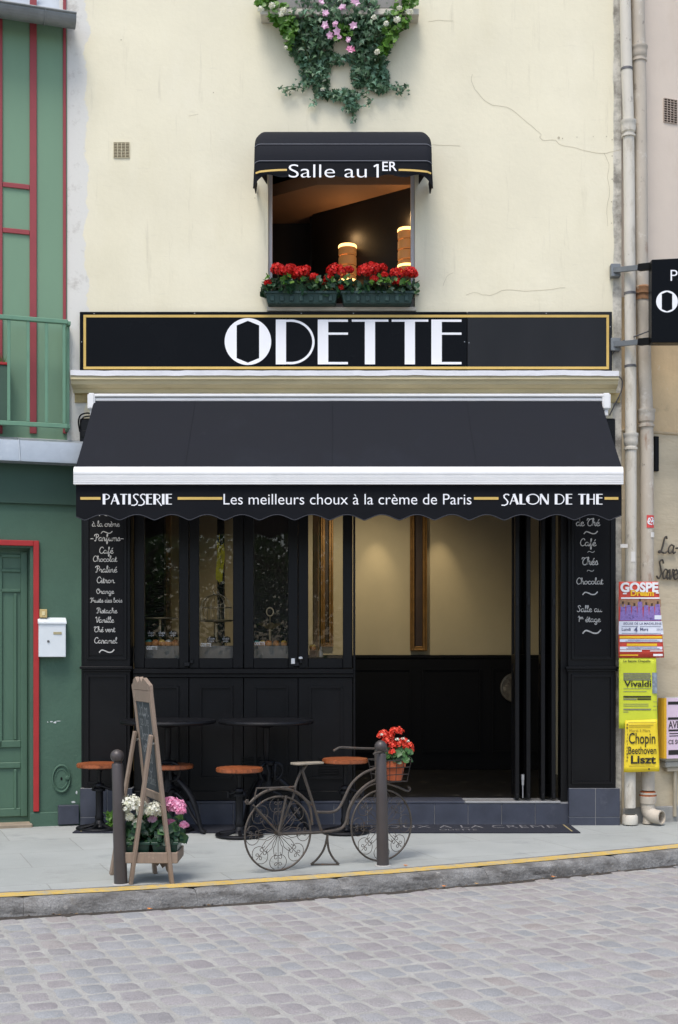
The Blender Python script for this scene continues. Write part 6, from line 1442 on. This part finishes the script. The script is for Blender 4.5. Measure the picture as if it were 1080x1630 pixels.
# ------------------------------------------------------------------ ornamental bicycle
BR, BF = Vector((-.447, -2.60, 0)), Vector((.328, -2.15, 0)); bd_ = (BF-BR); WBs = bd_.length; bdir = bd_.normalized(); bn = Vector((bdir.y, -bdir.x, 0))
BK = thing('ornamental_bicycle', 'wrought iron garden bicycle with scrollwork wheels parked at the kerb', 'bicycle', (BR+BF)/2)
def BP(px, py, off=0):
    k = (px-540)/F; o = BR+bn*off
    u = (k*(12+o.y)-o.x)/(bdir.x-k*bdir.y); d = 12+o.y+u*bdir.y
    return o+bdir*u+Vector((0, 0, 1.6-(py-HZ)*d/F))
q7 = lambda a, b_, off=0: BP(340+a/3, 1100+b_/3, off)
r_w = .277
def wheel(base):
    c = base+Vector((0, 0, r_w)); pt = lambda rho, tau, a: c+(bdir*math.cos(a)+Vector((0, 0, 1))*math.sin(a))*rho*r_w+(-bdir*math.sin(a)+Vector((0, 0, 1))*math.cos(a))*tau*r_w
    mb = MB(); mb.tube([pt(1-.02, 0, 2*math.pi*k/64) for k in range(64)], .0075, 8, closed=True); W = part('wheel', mb, m_rust, BK)
    mb = MB()
    for k in range(8):
        a = 2*math.pi*k/8+math.pi/2
        mb.tube([pt(.06, 0, a), pt(.92, 0, a)], .0026, 5)
        for s in (-1, 1):
            for path in ([(.635,.03),(.665,.045),(.665,.09),(.62,.11),(.575,.07),(.60,.0)], [(.60,.0),(.575,.10),(.62,.19),(.74,.25),(.87,.21),(.97,.07)], [(.80,.03),(.83,.045),(.84,.09),(.80,.105),(.765,.06),(.80,.0)]):
                mb.tube([pt(p[0], s*p[1], a) for p in spline(path, 3)], .0024, 5)
            aa = a+math.pi/8
            mb.tube([pt(p[0], s*p[1], aa) for p in spline([(.06,.0),(.3,.035),(.4,.02),(.5,.07),(.56,.11),(.53,.15),(.48,.13)], 3)], .0024, 5)
    part('scrollwork', mb, m_rust, W)
    mb = MB(); mb.tube([c-bn*.035, c+bn*.035], .016, 12); part('hub', mb, m_rust, W)
    return c
cR = wheel(BR); cF = wheel(BF)
mb = MB(); tr = .0095
T = lambda pts, r=tr, off=0, n=4: mb.tube(spline([q7(p[0], p[1], off) for p in pts], n), r, 8)
T([(318, 683), (420, 680), (515, 675), (600, 662), (632, 630), (645, 570), (680, 500), (730, 450), (775, 425)], .011)
T([(490, 578), (530, 580), (570, 578), (600, 560), (622, 520), (660, 445), (715, 395), (775, 370)], .011)
T([(424, 378), (470, 520), (517, 672)], .011); T([(420, 378), (392, 450), (386, 490), (350, 580), (312, 680)], .0095, -.014); T([(348, 500), (330, 590), (310, 680)], .009, .02)
T([(386, 480), (430, 510), (470, 545)], .009)
T([(775, 425), (800, 440), (803, 560), (803, 650)], .0095, -.02); T([(775, 425), (800, 440), (803, 560), (803, 650)], .0095, .02)
T([(190, 545), (250, 610), (310, 680)], .0075, .02)
part('frame', mb, m_rust, BK)
mb = MB(); T([(640, 640), (650, 570), (690, 500), (740, 455), (800, 440), (870, 455), (925, 478), (940, 468), (930, 460)], .0085); part('front_mudguard', mb, m_rust, BK)
mb = MB(); T([(160, 520), (170, 538), (200, 510), (250, 480), (310, 466), (380, 476), (430, 510), (462, 560), (472, 640)], .0105); T([(160, 520), (153, 532), (163, 540), (172, 530)], .007); part('rear_mudguard', mb, m_rust, BK)
mb = MB()
for o_ in (-.06, .06): T([(205, 465), (300, 462), (388, 458)], .0065, o_)
for px in (207, 260, 320, 385): mb.tube([q7(px, 464, -.06), q7(px, 464, .06)], .005, 6)
for o_ in (-.06, .06): T([(207, 466), (200, 490), (198, 510)], .005, o_)
part('luggage_rack', mb, m_rust, BK)
c1 = q7(447, 346); mb = MB(); sl = [(-.125, -.03), (-.10, -.07), (.0, -.06), (.12, -.045), (.128, 0), (.12, .045), (0, .06), (-.10, .07), (-.125, .03)]
bm_ = MB(); bm_.prism(sl, -.006, .008, 'xy', None, .003); ma = Matrix((bdir, -bn, Vector((0, 0, 1)))).transposed().to_4x4(); ma.translation = c1; bm_.bm.transform(ma); sdl = part('saddle', bm_, M('weathered saddle board', (140, 130, 114), .7, .2, 12, .2, 60), BK)
mb = MB(); mb.tube([c1-Vector((0, 0, .004)), q7(423, 385)], .012, 8); part('saddle_post', mb, m_rust, BK)
mb = MB(); hb_ = q7(770, 275)
T([(780, 276), (690, 274), (622, 270), (600, 272), (580, 283), (574, 287)], .009, 0); 
mb.tube(spline([q7(780, 276), q7(800, 278, .06), q7(832, 286, .16), q7(800, 291, .20), q7(765, 301, .22)], 4), .009, 8); mb.tube([q7(775, 272), q7(778, 430)], .010, 8)
part('handlebar', mb, m_rust, BK)
mb = MB(); fz = lambda p: Vector((p.x, p.y, .008))
A = q7(545, 684); fA_, fB_ = fz(q7(520, 838, -.13)), fz(q7(575, 842, .13))
fA_, fB_ = fz(q7(497, 834)), fz(q7(600, 846))
fA_ = fA_-bn*.10; fB_ = fB_+bn*.0
mid = lambda t: A.lerp((fA_+fB_)/2, t)
for ft in (fA_, fB_): mb.tube(spline([A, mid(.25).lerp(A.lerp(ft, .25), .2), mid(.55).lerp(A.lerp(ft, .55), .4), mid(.82).lerp(A.lerp(ft, .82), .72), ft], 5), .0085, 8)
mb.tube([fA_, fB_], .007, 8)
part('kickstand', mb, m_rust, BK)
# basket
bc = q7(842, 430); mb = MB(); bw0, bw1, bd0 = .105, .13, .085
def bpt(u, v, z): return bc+bdir*u-bn*v*-1+Vector((0, 0, z))
HB = .165
for z_, k in ((.0, 0), (.055, .35), (.11, .7), (HB, 1)):
    w_ = bw0+(bw1-bw0)*k; e_ = bd0+.02*k; mb.tube([bpt(-w_, -e_, z_), bpt(w_, -e_, z_), bpt(w_, e_, z_), bpt(-w_, e_, z_)], .0035 if z_ < HB else .005, 6, closed=True)
for u_, v_ in [(-1, -1), (-.5, -1), (0, -1), (.5, -1), (1, -1), (1, 0), (1, 1), (.5, 1), (0, 1), (-.5, 1), (-1, 1), (-1, 0)]: mb.tube([bpt(u_*bw0, v_*bd0, 0), bpt(u_*bw1, v_*(bd0+.02), HB)], .003, 6)
for v_ in (-.5, 0, .5): mb.tube([bpt(-bw0, v_*bd0, 0), bpt(bw0, v_*bd0, 0)], .003, 6)
mb.tube([q7(778, 420), bpt(-bw0, 0, 0)], .007, 6); mb.tube([q7(800, 440), bpt(0, 0, 0)], .007, 6)
part('basket', mb, M('dark iron wire', (66, 60, 56), .6, .2, metal=.4), BK)
pc = bc+bdir*.045+Vector((0, 0, .005))
FPT = thing('flower_pot', 'terracotta pot of coral red flowers in the bicycle basket', 'potted plant', pc)
mb = MB(); mb.lathe([(0, 0), (.058, 0), (.075, .1), (.086, .1), (.09, .15), (.08, .15), (.074, .13), (0, .13)], pc, 26); part('pot', mb, M('terracotta', (192, 98, 58), .7, .15, 8, .1, 60), FPT)
mb = MB()
for k in range(110):
    a = rnd.random()*6.283; r_ = math.sqrt(rnd.random()); p = pc+Vector((.13*r_*math.cos(a)+.01, .11*r_*math.sin(a), .15+rnd.random()*.12*(1-.4*r_))); disc_leaf(mb, p, Vector((math.cos(a), math.sin(a)-.3, .5))+rdir()*.5, rnd.uniform(.018, .036), 9, .3, .04)
part('leaves', mb, leafmat('fresh green leaf', [(44, 78, 40), (62, 102, 50), (86, 128, 64), (38, 68, 38)]), FPT)
hs_ = [(812, 205, 20), (838, 215, 22), (880, 192, 22), (862, 190, 16), (845, 243, 20), (822, 240, 18), (905, 240, 18), (890, 258, 18), (935, 262, 17), (858, 262, 16), (855, 292, 13), (915, 272, 14), (800, 215, 14), (945, 285, 10)]
for (a_, b_, r_) in hs_:
    c = q7(a_, b_, rnd.uniform(.0, .06)); part('flower_head', flower_head(c, r_/3*4.75e-3*1.25, 22, .0145), m_coral, FPT)
for (a_, b_, r_) in [(803, 208, 6), (878, 232, 9), (905, 228, 8), (930, 240, 7)]: part('bud', flower_head(q7(a_, b_, .08), r_/3*4.75e-3, 9, .008), m_whitefl, FPT)

# ------------------------------------------------------------------ fallen leaves
for k, (px, py, g, label) in enumerate([(645, 1378, 0, 'dry orange leaf on the pavement right of the right bollard'), (706, 1411, 1, 'dry orange leaf on the cobbles at the foot of the kerb, middle one'), (880, 1396, 1, 'dry orange leaf on the cobbles at the foot of the kerb, rightmost'), (237, 1447, 1, 'dry orange leaf in the gutter below the chalkboard easel'), (758, 1407, 1, 'small tan leaf in the gutter right of the middle orange leaf')]):
    zz_ = .004 if not g else -.09; d = F*(1.6-zz_)/(py-HZ); c = Vector(((px-540)*d/F, d-12, zz_+.004)); mb = MB(); ivy_leaf(mb, c, Vector((.1, -.1, 1)), Vector((1, .3, 0)), .03)
    for v in mb.bm.verts: v.co.z = max(v.co.z, zz_+.001)
    solo('fallen_leaf', mb, M('dry orange leaf', (206, 128, 60), .7, .2) if k < 4 else M('tan leaf', (170, 140, 96), .8), label, 'leaf', c, 'fallen leaves by the kerb')

mb = MB(); rl = random.Random(11)
for k in range(260):
    x = rl.uniform(-3.2, 4.2); o_ = .015+abs(rl.gauss(0, .05)); c = KP(x, o_, -.0985); a = rl.random()*6.28; l_ = rl.uniform(.004, .014); w_ = l_*rl.uniform(.3, .8)
    d = Vector((math.cos(a), math.sin(a), 0)); e = Vector((-d.y, d.x, 0)); mb.face([c-d*l_, c-e*w_+Vector((0, 0, .003)), c+d*l_, c+e*w_])
structure('gutter_sweepings', mb, leafmat('gutter sweepings', [(70, 56, 42), (120, 96, 66), (54, 50, 46), (150, 140, 124)], .9, 0), smooth=False)
bpy.data.objects['gutter_sweepings']['kind'] = 'stuff'; bpy.data.objects['gutter_sweepings']['label'] = 'brown leaf crumbs and grit swept along the foot of the kerb'; bpy.data.objects['gutter_sweepings']['category'] = 'litter'
# ------------------------------------------------------------------ park trees across the street (they show as reflections in the glass)
def park_tree():
    T_ = thing('park_tree', 'leafy tree across the street from the shop', 'tree', (0, 0, 0), 0, 'trees across the street')
    mb = MB(); mb.tube([(0, 0, -.2), (.05, 0, 1.5), (0, .1, 3.2), (.2, .1, 5)], [.24, .19, .15, .08], 10)
    for k in range(7):
        a = k*.9; h_ = 2.6+.35*k; mb.tube([(0, .05, h_), (math.cos(a)*1.0, math.sin(a)*1.0, h_+.9), (math.cos(a)*2.0, math.sin(a)*2.0, h_+1.6)], [.09, .06, .02], 6)
    part('trunk', mb, M('tree bark', (92, 80, 68), .9, .25, 8, .4), T_)
    mb = MB()
    for k in range(3600):
        cl = k % 26; a = cl*2.4; r_ = .4+2.3*((cl*37 % 26)/26); cz_ = 2.4+4.6*((cl*11 % 26)/26); c = Vector((r_*math.cos(a), r_*math.sin(a), cz_))
        p = c+Vector((rnd.gauss(0, .62), rnd.gauss(0, .62), rnd.gauss(0, .55))); n_ = rdir(.4); n_.normalize(); u = n_.orthogonal().normalized()*.13; w = n_.cross(u)*.8; mb.face([p-u, p-w*.7, p+u, p+w*.7])
    part('crown', mb, leafmat('park leaf', [(46, 78, 36), (70, 104, 48), (90, 124, 58)]), T_, smooth=False, fix=False); return T_
pt_ = park_tree(); pt_.location = (-6.5, -31, 0)
for k, (x, y) in enumerate([(-1.5, -33), (3.4, -30), (8, -34), (-11, -34), (13, -31), (-4, -36.5), (1, -37), (5.6, -37), (-9, -38)]): dup(pt_, (x, y, 0), k*1.3, 'leafy tree across the street from the shop')
